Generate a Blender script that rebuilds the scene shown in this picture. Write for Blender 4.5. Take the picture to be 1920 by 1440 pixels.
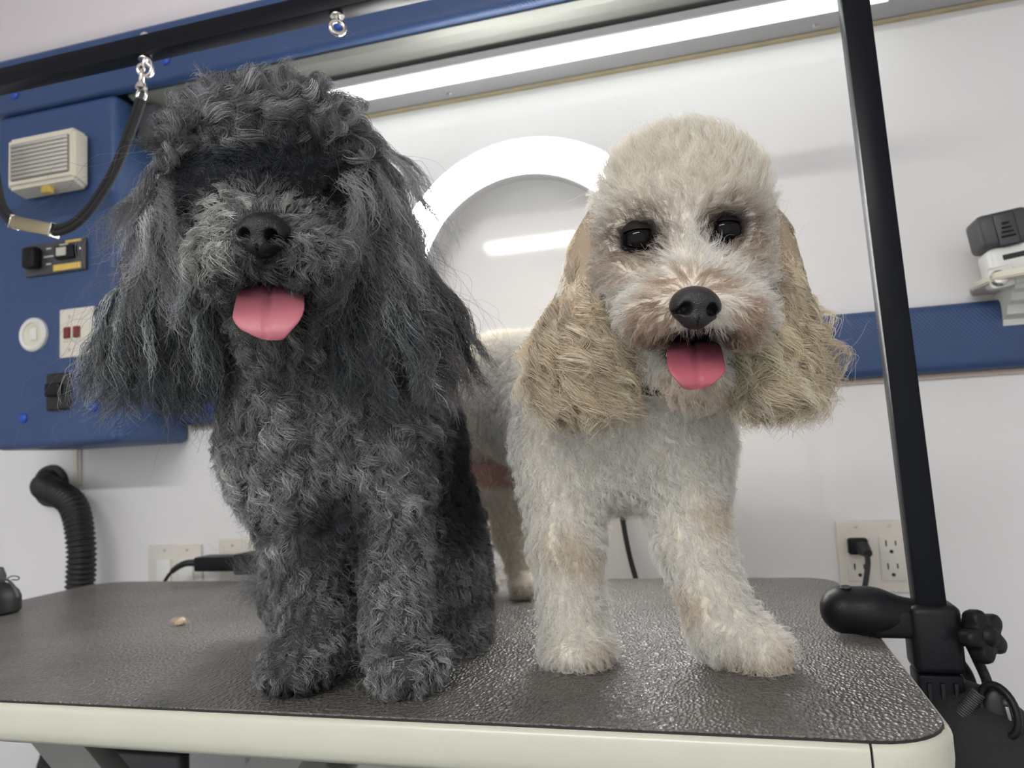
import bpy, bmesh, math, random
import numpy as np
from mathutils import Vector, Matrix
from mathutils.kdtree import KDTree

for o in list(bpy.data.objects):
    bpy.data.objects.remove(o)
sc = bpy.context.scene
COL = sc.collection
rng = np.random.default_rng(7)
random.seed(7)

# ------------------------------------------------------------------ camera, world, exposure
FPX, CXP, CYP, CAMH = 1442.0, 960.0, 720.0, 0.1875       # table top is z = 0
M = np.array([[0.96033658, 0.27413914, -0.05100377],
              [-0.07409129, 0.07452871, -0.99446264],
              [-0.26881989, 0.95879779, 0.09188397]])      # rows: right, down, forward
CAM = np.array([0, 0, CAMH])
cam_d = bpy.data.cameras.new('camera')
cam_d.sensor_width = 36.0
cam_d.lens = 36.0 * FPX / 1920.0
cam_d.clip_start = 0.02
cam_d.dof.use_dof = True
cam_d.dof.focus_distance = 0.56
cam_d.dof.aperture_fstop = 9.5
cam = bpy.data.objects.new('camera', cam_d)
COL.objects.link(cam)
mw = Matrix.Identity(4)
for i in range(3):
    mw[i][0], mw[i][1], mw[i][2], mw[i][3] = M[0][i], -M[1][i], -M[2][i], CAM[i]
cam.matrix_world = mw
sc.camera = cam

world = bpy.data.worlds.new('world')
sc.world = world
world.use_nodes = True
world.node_tree.nodes['Background'].inputs[0].default_value = (0.95, 0.98, 1.0, 1)
world.node_tree.nodes['Background'].inputs[1].default_value = 0.72
sc.view_settings.view_transform = 'Standard'
sc.view_settings.look = 'None'
sc.view_settings.exposure = 0.62
sc.view_settings.gamma = 1.0
sc.view_settings.use_curve_mapping = False
TUBE_E, RING_E, CEIL_E = 1.3, 18.0, 42.0
sc.cycles.use_denoising = True
sc.cycles.max_bounces = 5
sc.cycles.use_adaptive_sampling = True
sc.cycles.adaptive_threshold = 0.06
sc.cycles.adaptive_min_samples = 16
sc.cycles.transparent_max_bounces = 8
sc.cycles_curves.shape = 'RIBBONS'

# ------------------------------------------------------------------ helpers
def ray(u, v):
    return M.T @ np.array([(u - CXP) / FPX, (v - CYP) / FPX, 1.0])
def pd(u, v, D):
    return CAM + ray(u, v) * D
def pY(u, v, Y):
    d = ray(u, v); return CAM + d * (Y / d[1])
def pX(u, v, X):
    d = ray(u, v); return CAM + d * (X / d[0])
def pZ(u, v, z=0.0):
    d = ray(u, v); return CAM + d * ((z - CAMH) / d[2])
R_, U_, F_ = M[0], -M[1], -M[2]            # camera right, up, towards the camera
ORI = {}

def link(o, parent, origin):
    COL.objects.link(o)
    if parent is not None:
        o.parent = parent
        ORI[o.name] = ORI[parent.name]
    else:
        o.location = origin
        ORI[o.name] = np.array(origin, float)
    return o

def tag(o, label=None, cat=None, group=None, kind=None):
    if label: o['label'] = label
    if cat: o['category'] = cat
    if group: o['group'] = group
    if kind: o['kind'] = kind
    return o

def empty(name, loc, label=None, cat=None, group=None):
    o = bpy.data.objects.new(name, None)
    o.empty_display_size = 0.05
    link(o, None, loc)
    return tag(o, label, cat, group)

def mesh_obj(name, V, F, mat, parent=None, origin=None, smooth=True, col=None):
    V = np.asarray(V, float)
    if parent is not None: og = ORI[parent.name]
    elif origin is not None: og = np.array(origin, float)
    else: og = np.array([V[:, 0].mean(), V[:, 1].mean(), V[:, 2].min()])
    me = bpy.data.meshes.new(name)
    me.from_pydata((V - og).tolist(), [], [list(map(int, f)) for f in F])
    me.update()
    if smooth:
        me.polygons.foreach_set('use_smooth', [True] * len(me.polygons))
    if col is not None:
        a = me.color_attributes.new('col', 'FLOAT_COLOR', 'POINT')
        a.data.foreach_set('color', np.c_[col, np.ones(len(col))].astype(np.float32).ravel())
    o = bpy.data.objects.new(name, me)
    me.materials.append(mat)
    return link(o, parent, og)

def bm_obj(name, bm, mat, parent=None, origin=None, smooth=True):
    bm.verts.ensure_lookup_table()
    bmesh.ops.recalc_face_normals(bm, faces=bm.faces[:])
    V = [tuple(v.co) for v in bm.verts]
    for i, v in enumerate(bm.verts): v.index = i
    F = [[v.index for v in f.verts] for f in bm.faces]
    bm.free()
    o = mesh_obj(name, V, F, mat, parent, origin, smooth)
    if smooth:
        try:
            o.data.set_sharp_from_angle(angle=math.radians(40))
        except Exception:
            pass
    return o

def xf(bm, verts, mtx):
    bmesh.ops.transform(bm, matrix=mtx, verts=verts)

def basis(c, ax, ay, az):
    m = Matrix.Identity(4)
    for i in range(3):
        m[i][0], m[i][1], m[i][2], m[i][3] = ax[i], ay[i], az[i], c[i]
    return m

def add_box(bm, lo, hi, bev=0.0, seg=2, mtx=None):
    r = bmesh.ops.create_cube(bm, size=1.0)
    vs = r['verts']
    lo, hi = Vector(lo), Vector(hi)
    for v in vs:
        v.co = Vector(((v.co.x + .5) * (hi.x - lo.x) + lo.x, (v.co.y + .5) * (hi.y - lo.y) + lo.y, (v.co.z + .5) * (hi.z - lo.z) + lo.z))
    if bev > 0:
        es = list({e for v in vs for e in v.link_edges})
        rr = bmesh.ops.bevel(bm, geom=es, offset=bev, segments=seg, affect='EDGES', profile=0.5)
        vs = list({v for f in rr['faces'] for v in f.verts} | {v for v in vs if v.is_valid})
    if mtx is not None: xf(bm, vs, mtx)
    return vs

def box(name, lo, hi, mat, parent=None, bev=0.0, seg=2, mtx=None, origin=None):
    bm = bmesh.new(); add_box(bm, lo, hi, bev, seg, mtx)
    return bm_obj(name, bm, mat, parent, origin)

def frames(P):
    P = np.asarray(P, float)
    T = np.gradient(P, axis=0); T /= np.linalg.norm(T, axis=1)[:, None] + 1e-12
    n = np.cross(T[0], [0.31, 0.2, 0.93]); n /= np.linalg.norm(n)
    N = []
    for t in T:
        n = n - t * (n @ t); n /= np.linalg.norm(n) + 1e-12
        N.append(n)
    N = np.array(N)
    return T, N, np.cross(T, N)

def spline(P, n):
    P = np.asarray(P, float); m = len(P)
    Q = np.vstack([2 * P[0] - P[1], P, 2 * P[-1] - P[-2]])
    out = []
    for s in np.linspace(0, m - 1 - 1e-9, n):
        i = int(s); t = s - i
        a, b, c, d = Q[i], Q[i + 1], Q[i + 2], Q[i + 3]
        out.append(.5 * (2 * b + (c - a) * t + (2 * a - 5 * b + 4 * c - d) * t * t + (3 * b - a - 3 * c + d) * t ** 3))
    return np.array(out)

def tube_vf(P, r, sides=10, cap=True, flat=1.0, closed=False, base=0):
    P = np.asarray(P, float); n = len(P)
    r = np.broadcast_to(np.asarray(r, float), (n,))
    T, N, B = frames(P)
    if closed:
        T = (np.roll(P, -1, 0) - np.roll(P, 1, 0)); T /= np.linalg.norm(T, axis=1)[:, None]
        up = np.cross(P[0] - P.mean(0), T[0]); up /= np.linalg.norm(up)
        N = np.broadcast_to(up, P.shape); B = np.cross(T, N)
    a = np.arange(sides) * 2 * math.pi / sides
    V = P[:, None, :] + r[:, None, None] * (np.cos(a)[None, :, None] * N[:, None, :] + flat * np.sin(a)[None, :, None] * B[:, None, :])
    V = V.reshape(-1, 3); F = []
    for i in range(n if closed else n - 1):
        j = (i + 1) % n
        for k in range(sides):
            l = (k + 1) % sides
            F.append([base + i * sides + k, base + i * sides + l, base + j * sides + l, base + j * sides + k])
    if cap and not closed:
        F.append([base + k for k in range(sides)][::-1])
        F.append([base + (n - 1) * sides + k for k in range(sides)])
    return V, F

def tube(name, P, r, mat, parent=None, sides=10, flat=1.0, closed=False, origin=None):
    V, F = tube_vf(P, r, sides, True, flat, closed)
    return mesh_obj(name, V, F, mat, parent, origin)

def circle_pts(c, ax, ay, r, n=28, a0=0, a1=None):
    a1 = 2 * math.pi if a1 is None else a1
    full = abs(a1 - a0 - 2 * math.pi) < 1e-6
    a = np.linspace(a0, a1, n, endpoint=not full)
    return np.asarray(c)[None] + r * (np.cos(a)[:, None] * np.asarray(ax)[None] + np.sin(a)[:, None] * np.asarray(ay)[None])

def lathe(name, prof, c, axis, mat, parent=None, sides=32, origin=None, mat_dir=None, closed=False):
    """prof: list of (radius, height along axis)"""
    axis = np.asarray(axis, float); axis /= np.linalg.norm(axis)
    x = np.cross(axis, [0.12, 0.3, 0.94]); x /= np.linalg.norm(x); y = np.cross(axis, x)
    V, F = [], []
    m = len(prof)
    for k in range(sides):
        a = 2 * math.pi * k / sides
        for r, h in prof:
            V.append(np.asarray(c) + axis * h + (x * math.cos(a) + y * math.sin(a)) * r)
    for k in range(sides):
        l = (k + 1) % sides
        for i in range(m if closed else m - 1):
            j = (i + 1) % m
            F.append([k * m + i, k * m + j, l * m + j, l * m + i])
    bm = bmesh.new()
    vs = [bm.verts.new(v) for v in V]
    for f in F:
        try: bm.faces.new([vs[i] for i in f])
        except ValueError: pass
    bmesh.ops.remove_doubles(bm, verts=bm.verts[:], dist=1e-6)
    return bm_obj(name, bm, mat, parent, origin)

def button(name, c, axis, r, mat, parent, h=0.5):
    p = [(r * math.cos(a), r * h * math.sin(a)) for a in np.linspace(-0.2, math.pi / 2, 7)]
    return lathe(name, p, c, axis, mat, parent, 16)

# ------------------------------------------------------------------ materials
def nt(name):
    m = bpy.data.materials.new(name); m.use_nodes = True
    t = m.node_tree; return m, t, t.nodes, t.nodes['Principled BSDF']

def mat_basic(name, col, rough=0.5, metal=0.0, noise=0.06, nscale=14.0, bump=0.0, bscale=200.0, spec=0.5, coat=0.0):
    m, t, N, b = nt(name)
    tc = N.new('ShaderNodeTexCoord')
    n = N.new('ShaderNodeTexNoise'); n.inputs['Scale'].default_value = nscale; n.inputs['Detail'].default_value = 4
    t.links.new(tc.outputs['Object'], n.inputs['Vector'])
    mx = N.new('ShaderNodeMix'); mx.data_type = 'RGBA'
    c = np.array(col[:3])
    mx.inputs[6].default_value = (*np.clip(c * (1 - noise), 0, 1), 1)
    mx.inputs[7].default_value = (*np.clip(c * (1 + noise), 0, 1), 1)
    t.links.new(n.outputs['Fac'], mx.inputs[0])
    t.links.new(mx.outputs[2], b.inputs['Base Color'])
    b.inputs['Roughness'].default_value = rough
    b.inputs['Metallic'].default_value = metal
    b.inputs['Specular IOR Level'].default_value = spec
    b.inputs['Coat Weight'].default_value = coat
    if bump > 0:
        n2 = N.new('ShaderNodeTexNoise'); n2.inputs['Scale'].default_value = bscale; n2.inputs['Detail'].default_value = 2
        t.links.new(tc.outputs['Object'], n2.inputs['Vector'])
        bp = N.new('ShaderNodeBump'); bp.inputs['Strength'].default_value = bump; bp.inputs['Distance'].default_value = 0.002
        t.links.new(n2.outputs['Fac'], bp.inputs['Height'])
        t.links.new(bp.outputs['Normal'], b.inputs['Normal'])
    return m

def mat_emit(name, col, e):
    m, t, N, b = nt(name)
    b.inputs['Base Color'].default_value = (*col, 1)
    b.inputs['Emission Color'].default_value = (*col, 1)
    b.inputs['Emission Strength'].default_value = e
    return m

def mat_vinyl(name, col):
    m, t, N, b = nt(name)
    tc = N.new('ShaderNodeTexCoord')
    mp = N.new('ShaderNodeMapping'); mp.inputs['Rotation'].default_value = (0.2, 0.65, 0.5)
    w = N.new('ShaderNodeTexWave'); w.inputs['Scale'].default_value = 75; w.inputs['Distortion'].default_value = 0.25
    n = N.new('ShaderNodeTexNoise'); n.inputs['Scale'].default_value = 9
    t.links.new(tc.outputs['Object'], mp.inputs['Vector'])
    t.links.new(mp.outputs['Vector'], w.inputs['Vector'])
    t.links.new(tc.outputs['Object'], n.inputs['Vector'])
    mx = N.new('ShaderNodeMix'); mx.data_type = 'RGBA'
    c = np.array(col)
    mx.inputs[6].default_value = (*(c * .85), 1); mx.inputs[7].default_value = (*(c * 1.15), 1)
    t.links.new(n.outputs['Fac'], mx.inputs[0]); t.links.new(mx.outputs[2], b.inputs['Base Color'])
    bp = N.new('ShaderNodeBump'); bp.inputs['Strength'].default_value = 0.35; bp.inputs['Distance'].default_value = 0.001
    t.links.new(w.outputs['Fac'], bp.inputs['Height']); t.links.new(bp.outputs['Normal'], b.inputs['Normal'])
    b.inputs['Roughness'].default_value = 0.42
    return m

def mat_mat(name):
    m, t, N, b = nt(name)
    tc = N.new('ShaderNodeTexCoord')
    nz = N.new('ShaderNodeTexNoise'); nz.inputs['Scale'].default_value = 60; nz.inputs['Detail'].default_value = 1
    va = N.new('ShaderNodeVectorMath'); va.operation = 'MULTIPLY_ADD'
    va.inputs[1].default_value = (.006, .006, 0)
    t.links.new(tc.outputs['Object'], nz.inputs['Vector'])
    t.links.new(nz.outputs['Color'], va.inputs[0]); t.links.new(tc.outputs['Object'], va.inputs[2])
    mp = N.new('ShaderNodeMapping'); mp.inputs['Scale'].default_value = (1.0, .55, 1)
    t.links.new(va.outputs[0], mp.inputs['Vector'])
    v = N.new('ShaderNodeTexVoronoi'); v.feature = 'SMOOTH_F1'; v.inputs['Scale'].default_value = 390; v.inputs['Smoothness'].default_value = .4
    t.links.new(mp.outputs['Vector'], v.inputs['Vector'])
    bp = N.new('ShaderNodeBump'); bp.inputs['Strength'].default_value = 0.9; bp.inputs['Distance'].default_value = 0.0026
    t.links.new(v.outputs['Distance'], bp.inputs['Height']); t.links.new(bp.outputs['Normal'], b.inputs['Normal'])
    n = N.new('ShaderNodeTexNoise'); n.inputs['Scale'].default_value = 7; n.inputs['Detail'].default_value = 6
    t.links.new(tc.outputs['Object'], n.inputs['Vector'])
    r = N.new('ShaderNodeValToRGB')
    r.color_ramp.elements[0].color = (.10, .094, .085, 1); r.color_ramp.elements[1].color = (.19, .178, .16, 1)
    r.color_ramp.elements[0].position = .3; r.color_ramp.elements[1].position = .75
    t.links.new(n.outputs['Fac'], r.inputs[0]); t.links.new(r.outputs[0], b.inputs['Base Color'])
    b.inputs['Roughness'].default_value = 0.30
    return m

def mat_vcol(name, rough=0.9, sss=0.0):
    m, t, N, b = nt(name)
    a = N.new('ShaderNodeAttribute'); a.attribute_name = 'col'
    t.links.new(a.outputs['Color'], b.inputs['Base Color'])
    b.inputs['Roughness'].default_value = rough
    b.inputs['Specular IOR Level'].default_value = 0.25
    return m

def mat_hair(name, rough=0.32, rad=0.35, coat=0.0):
    m = bpy.data.materials.new(name); m.use_nodes = True
    t = m.node_tree; N = t.nodes
    N.remove(N['Principled BSDF'])
    a = N.new('ShaderNodeAttribute'); a.attribute_name = 'col'
    d = N.new('ShaderNodeBsdfDiffuse'); tr = N.new('ShaderNodeBsdfTranslucent')
    gl = N.new('ShaderNodeBsdfHair'); gl.component = 'Reflection'
    gl.inputs['RoughnessU'].default_value = rough; gl.inputs['RoughnessV'].default_value = .8
    gl.inputs['Offset'].default_value = -.05
    sh_ = N.new('ShaderNodeMix'); sh_.data_type = 'RGBA'; sh_.inputs[0].default_value = .6
    sh_.inputs[7].default_value = (.8, .86, .92, 1)
    t.links.new(a.outputs['Color'], sh_.inputs[6]); t.links.new(sh_.outputs[2], gl.inputs['Color'])
    t.links.new(a.outputs['Color'], d.inputs['Color']); t.links.new(a.outputs['Color'], tr.inputs['Color'])
    ht = N.new('ShaderNodeBsdfHair'); ht.component = 'Transmission'
    ht.inputs['RoughnessU'].default_value = .35; ht.inputs['RoughnessV'].default_value = .7
    t.links.new(a.outputs['Color'], ht.inputs['Color'])
    m0 = N.new('ShaderNodeMixShader'); m0.inputs[0].default_value = .45
    t.links.new(tr.outputs[0], m0.inputs[1]); t.links.new(ht.outputs[0], m0.inputs[2])
    m1 = N.new('ShaderNodeMixShader'); m1.inputs[0].default_value = rad
    t.links.new(d.outputs[0], m1.inputs[1]); t.links.new(m0.outputs[0], m1.inputs[2])
    h = N.new('ShaderNodeMixShader'); h.inputs[0].default_value = coat
    t.links.new(m1.outputs[0], h.inputs[1]); t.links.new(gl.outputs[0], h.inputs[2])
    t.links.new(h.outputs[0], N['Material Output'].inputs['Surface'])
    return m

WALL = mat_basic('wall_gelcoat', (.82, .81, .805), .05, noise=.02, nscale=3, bump=.012, bscale=6, spec=.28)
CEIL = mat_basic('ceiling_panel', (.86, .80, .82), .5, noise=.02)
VINYL = mat_vinyl('blue_vinyl', (.034, .074, .19))
BLUEBTN = mat_basic('blue_button_cap', (.012, .075, .42), .3)
CREAM = mat_basic('cream_plastic', (.74, .70, .58), .35, noise=.03)
IVORY = mat_basic('ivory_plastic', (.74, .70, .62), .35, noise=.03)
WHITEP = mat_basic('white_plastic', (.78, .78, .74), .35, noise=.03)
BLACKP = mat_basic('black_plastic', (.009, .009, .011), .40, bump=.15, bscale=700, spec=.22)
BLACKM = mat_basic('black_coated_metal', (.006, .007, .010), .34, noise=.1, spec=.12)
BLACKR = mat_basic('black_rubber', (.012, .012, .012), .5, noise=.2)
NYLON = mat_basic('black_nylon', (.010, .010, .012), .75, noise=.3, bump=.5, bscale=900)
CHROME = mat_basic('chrome', (.75, .73, .68), .16, 1.0, noise=.03)
STEEL = mat_basic('brushed_steel', (.56, .56, .53), .38, 1.0, noise=.08, nscale=5)
GREYM = mat_basic('grey_painted_metal', (.42, .42, .43), .4, noise=.03)
LEGM = mat_basic('grey_leg_paint', (.30, .295, .28), .45, noise=.05)
TRIM = mat_basic('cream_edge_trim', (.58, .58, .48), .28, noise=.04, nscale=20)
MATM = mat_mat('pebbled_rubber_mat')
CAULK = mat_basic('yellowed_caulk', (.48, .42, .26), .6, noise=.2, nscale=40)
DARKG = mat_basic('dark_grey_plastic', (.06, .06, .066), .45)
YELLOW = mat_basic('yellow_label', (.75, .52, .12), .5, noise=.15, nscale=60)
REDP = mat_basic('dark_red_plastic', (.18, .02, .015), .35)
TEAL = mat_basic('teal_plastic', (.01, .16, .22), .35)
LENS = mat_basic('ribbed_lens', (.62, .60, .54), .2)
FLOORM = mat_basic('floor_vinyl', (.16, .16, .165), .4, noise=.15)
TUBEM = mat_emit('tube_diffuser', (.93, 1.0, .97), TUBE_E)
CEILM = mat_emit('ceiling_lamp_diffuser', (1.0, .985, .96), CEIL_E)
RINGM = mat_emit('ring_diffuser', (1.0, .99, .97), RING_E)
EYEM = mat_basic('dark_eye', (.005, .004, .004), .08, coat=0.0, spec=.16)
NOSEM = mat_basic('black_nose_leather', (.010, .010, .012), .33, bump=.5, bscale=1100)
NOSEG = mat_basic('charcoal_nose_leather', (.022, .020, .023), .33, bump=.5, bscale=1100)
LIDM = mat_basic('dark_eyelid', (.007, .005, .005), .5, spec=.3)
TOOTH = mat_basic('tooth', (.75, .70, .58), .25)
SKINV = mat_vcol('coat_skin', .95)
TONGV = mat_vcol('tongue_flesh', .38)
HAIRG = mat_hair('grey_hair', .30, .32, .10)
HAIRW = mat_hair('cream_hair', .40, .48, .04)

# ------------------------------------------------------------------ the van interior
WY = 1.28           # wall plane
OY = 1.10           # front of the overhead locker
FZ = -0.86          # floor

def struct(o): o['kind'] = 'structure'; return o
struct(box('floor', (-2.2, -1.6, FZ - .05), (1.4, 1.36, FZ), FLOORM))
struct(box('wall_back', (-2.2, WY, FZ), (1.4, WY + .06, 1.32), WALL))
struct(box('wall_left', (-2.26, -1.6, FZ), (-2.2, 1.34, 1.32), WALL))
struct(box('wall_right', (1.4, -1.6, FZ), (1.46, 1.34, 1.32), WALL))
struct(box('ceiling', (-2.2, -1.6, 1.26), (1.4, 1.34, 1.32), CEIL))
# coved ceiling edge over the overhead locker
a = np.linspace(0, math.pi / 2, 12)
cv = [(OY + .012 - .30 * (1 - math.cos(t)), .985 + .275 * math.sin(t)) for t in a]
V, F = [], []
for x in (-2.19, 1.39):
    V += [(x, y, z) for y, z in cv] + [(x, OY + .1, 1.26), (x, OY + .1, .985)]
n = len(cv) + 2
for i in range(n):
    j = (i + 1) % n
    F.append([i, j, n + j, n + i])
F += [list(range(n))[::-1], list(range(n, 2 * n))]
struct(mesh_obj('trim_1', V, F, CEIL, smooth=False)).data.polygons.foreach_set('use_smooth', [True] * 11 + [False] * (len(F) - 11))

cl_ = empty('ceiling_lamp', (-.45, -1.05, 1.2), 'long white ceiling lamp in the middle of the van roof', 'light')
box('lamp_housing', (-1.12, -1.115, 1.235), (.22, -.985, 1.2595), WHITEP, cl_, .004)
box('lamp_diffuser', (-1.10, -1.10, 1.205), (.20, -1.00, 1.2345), CEILM, cl_, .008, 3)

# overhead locker: underside of brushed metal with the padded front
ov = empty('overhead_locker', (-.4, OY + .09, .86), 'brushed metal overhead locker running along the top of the wall above the light tube', 'locker')
bm = bmesh.new()
# gently curved underside panel (profile along Y)
prof = [(OY + .0135, .8745), (OY + .025, .8690), (OY + .045, .8655), (OY + .065, .8635), (OY + .09, .862), (OY + .178, .862), (OY + .178, .899), (OY + .0135, .899)]
V, F = [], []
for x in (-1.01, 1.38): V += [(x, y, z) for y, z in prof]
k = len(prof)
for i in range(k): F.append([i, (i + 1) % k, k + (i + 1) % k, k + i])
F += [list(range(k))[::-1], list(range(k, 2 * k))]
mesh_obj('underside_panel', V, F, mat_basic('dull_grey_green_metal', (.30, .31, .28), .42, .35, noise=.06), ov, smooth=False)
box('locker_body', (-2.18, OY + .014, .90), (1.38, WY - .001, .984), GREYM, ov)
bm.free()

def padded(name, lo, hi, puff, parent, mat=VINYL, bev=.012):
    bm = bmesh.new(); add_box(bm, lo, hi, bev, 4)
    return bm_obj(name, bm, mat, parent)

pb = empty('overhead_bumper_pad', (-.4, OY, .873), 'long blue vinyl bumper pad along the overhead locker under the ceiling', 'pad')
padded('pad', (-2.19, OY - .014, .873), (1.38, OY + .0125, .984), 0, pb)
for u, v in ((28, 178), (311, 113), (637, 47)):
    p = pY(u, v, OY - .014)
    button('button', p, (0, -1, 0), .0095, BLUEBTN, pb)

# strip light under the locker
TL, TR_ = -.93, .275
lf = empty('strip_light', (-.3, 1.21, .81), 'long bright white strip light in a grey housing under the overhead locker', 'light')
def extrude_x(name, prof, x0, x1, mat, parent, smooth=False):
    V, F = [], []
    k = len(prof)
    for x in (x0, x1): V += [(x, y, z) for y, z in prof]
    for i in range(k): F.append([i, (i + 1) % k, k + (i + 1) % k, k + i])
    F += [list(range(k))[::-1], list(range(k, 2 * k))]
    bm = bmesh.new(); vs = [bm.verts.new(v) for v in V]
    for f in F: bm.faces.new([vs[i] for i in f])
    return bm_obj(name, bm, mat, parent, smooth=smooth)
extrude_x('housing', [(1.168, .8425), (1.1735, .8425), (1.1735, .8445), (1.228, .8445), (1.228, .8415), (1.279, .8365), (1.279, .858), (1.168, .8555)], TL - .02, .60, GREYM, lf)
extrude_x('diffuser', [(1.1742, .8412), (1.180, .8400), (1.222, .8395), (1.2274, .8408), (1.2274, .8442), (1.1742, .8442)], TL, TR_, TUBEM, lf)
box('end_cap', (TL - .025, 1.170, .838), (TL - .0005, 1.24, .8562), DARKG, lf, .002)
box('end_cap', (TR_ + .0005, 1.170, .8385), (TR_ + .03, 1.2275, .8445), GREYM, lf, .001)
box('shade_box', (-1.005, 1.13, .790), (TL - .035, 1.275, .8605), DARKG, lf, .004)  # added dark box standing in for the shaded wall beside the fixture
extrude_x('sealant_bead', [(1.279, .8362), (1.271, .8362), (1.2725, .8328), (1.279, .8318)], TL - .02, .6, CAULK, lf)
for u, v in ((1530, 52), (842, 165)):
    p = pY(u, v, 1.255)
    lathe('screw', [(0, .003), (.002, .003), (.0045, .0015), (.005, 0)], (p[0], 1.255, .8390), (0, -.6, -1), STEEL, lf, 12)

# blue padded rail along the wall
rl = empty('wall_bumper_rail', (-.3, WY, .276), 'blue vinyl padded rail running across the white wall behind the dogs', 'pad')
padded('pad', (-1.014, WY - .03, .276), (1.38, WY - .0005, .377), 0, rl, bev=.014)
for u, v in ((1558, 657), (393, 764)):
    p = pY(u, v, WY - .03)
    button('button', (p[0], WY - .03, p[2]), (0, -1, 0), .0095, BLUEBTN, rl)
box('edge_strip', (-1.014, WY - .006, .268), (1.38, WY - .0005, .276), mat_basic('tan_edging', (.55, .46, .40), .5), rl, .001)

# padded control box on the left
PX0, PX1, PYF, PZ0, PZ1 = -1.292, -1.018, 1.09, .243, .872
pn = empty('control_panel_box', ((PX0 + PX1) / 2, 1.19, PZ0), 'deep blue vinyl padded box on the wall carrying switches and a lamp', 'panel')
padded('pad', (PX0, PYF, PZ0), (PX1, WY - .001, PZ1), 0, pn, bev=.013)
# upholstery fold on the lower right side
tube('seam', spline([(PX1 + .0005, PYF + .022, PZ0 + .012), (PX1 + .001, PYF + .07, PZ0 + .045), (PX1 + .001, PYF + .13, PZ0 + .085)], 12), .0022, VINYL, pn, 8)
tube('seam', spline([(PX1 + .0005, PYF + .05, PZ1 - .01), (PX1 + .001, PYF + .1, PZ1 - .05), (PX1 + .001, PYF + .15, PZ1 - .10)], 12), .0022, VINYL, pn, 8)
for u, v in ((44, 784), (177, 762)):
    p = pY(u, v, PYF)
    button('button', p, (0, -1, 0), .0095, BLUEBTN, pn)

# cream lamp with a ribbed lens
lo = pY(8, 356, 1.04); hi = pY(136, 262, 1.04)
bl = pY(20, 352, PYF); br = pY(168, 262, PYF)
LX0, LX1, LZ0, LZ1 = lo[0], hi[0], .705, .797
lp = empty('courtesy_lamp', ((LX0 + LX1) / 2, 1.06, LZ0), 'cream plastic lamp with ribbed lens and yellow switch on the blue box', 'lamp')
bm = bmesh.new()
A = [(LX0, LZ0), (LX1, LZ0), (LX1, LZ1), (LX0, LZ1)]
B = [(LX0 - .006, LZ0 - .006), (br[0], LZ0 - .006), (br[0], LZ1 + .006), (LX0 - .006, LZ1 + .006)]
fv = [bm.verts.new((x, 1.043, z)) for x, z in A]; bv = [bm.verts.new((x, PYF - .0005, z)) for x, z in B]
bm.faces.new(fv[::-1]); bm.faces.new(bv)
for i in range(4): bm.faces.new([fv[i], fv[(i + 1) % 4], bv[(i + 1) % 4], bv[i]])
bmesh.ops.bevel(bm, geom=bm.edges[:], offset=.006, segments=3, affect='EDGES')
bm_obj('lamp_body', bm, CREAM, lp)
ln = box('lens', (LX0 + .012, 1.0405, LZ0 + .012), (LX1 - .010, 1.046, LZ1 - .012), mat_basic('lens_groove', (.20, .19, .16), .4), lp, .002)
nr = 9
for i in range(nr):
    z = LZ0 + .017 + (LZ1 - LZ0 - .034) * i / (nr - 1)
    tube('rib', [(LX0 + .014, 1.0403, z), (LX1 - .012, 1.0403, z)], .0027, LENS, ln, 8)
box('switch_slider', ((LX0 + LX1) / 2 - .008, 1.052, LZ0 - .013), ((LX0 + LX1) / 2 + .010, 1.066, LZ0 + .001), YELLOW, lp, .003)

# black breaker plate
def face_rect(u0, v0, u1, v1, Y):
    a_, b_ = pY(u0, v1, Y), pY(u1, v0, Y); return a_[0], b_[0], a_[2], b_[2]
Y1 = PYF - .006
x0, x1, z0, z1 = face_rect(47, 444, 160, 520, Y1)
br_ = empty('breaker_plate', ((x0 + x1) / 2, Y1, z0), 'black breaker plate with two rockers and a yellow label on the blue box', 'switch')
box('plate', (x0, Y1, z0), (x1, PYF + .0002, z1), DARKG, br_, .0015)
w, h = x1 - x0, z1 - z0
s1 = box('rocker', (x0 + .08 * w, Y1 - .020, z0 + .18 * h), (x0 + .30 * w, Y1, z0 + .86 * h), BLACKP, br_, .006)
s2 = box('rocker', (x0 + .56 * w, Y1 - .010, z0 + .38 * h), (x0 + .86 * w, Y1, z0 + .80 * h), BLACKP, br_, .003)
box('indicator_window', (x0 + .60 * w, Y1 - .0112, z0 + .46 * h), (x0 + .76 * w, Y1 - .009, z0 + .72 * h), mat_basic('pale_window', (.55, .55, .46), .3), s2, .0006)
box('label', (x0 + .48 * w, Y1 - .0008, z0 + .06 * h), (x0 + .93 * w, Y1 + .001, z0 + .25 * h), YELLOW, br_)
box('label', (x0 + .68 * w, Y1 - .0008, z0 + .90 * h), (x0 + .94 * w, Y1 + .001, z0 + .97 * h), YELLOW, br_)
WMARK = mat_basic('white_print', (.6, .6, .58), .5)
for (fx, fz, fw) in ((.36, .80, .08), (.32, .55, .16), (.36, .31, .08), (.58, .86, .14)):
    box('printed_mark', (x0 + fx * w, Y1 - .0006, z0 + fz * h - .0012), (x0 + (fx + fw) * w, Y1 + .001, z0 + fz * h + .0012), WMARK, br_)
button('screw', (x0 + .91 * w, Y1, z0 + .66 * h), (0, -1, 0), .003, CHROME, br_)

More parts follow.
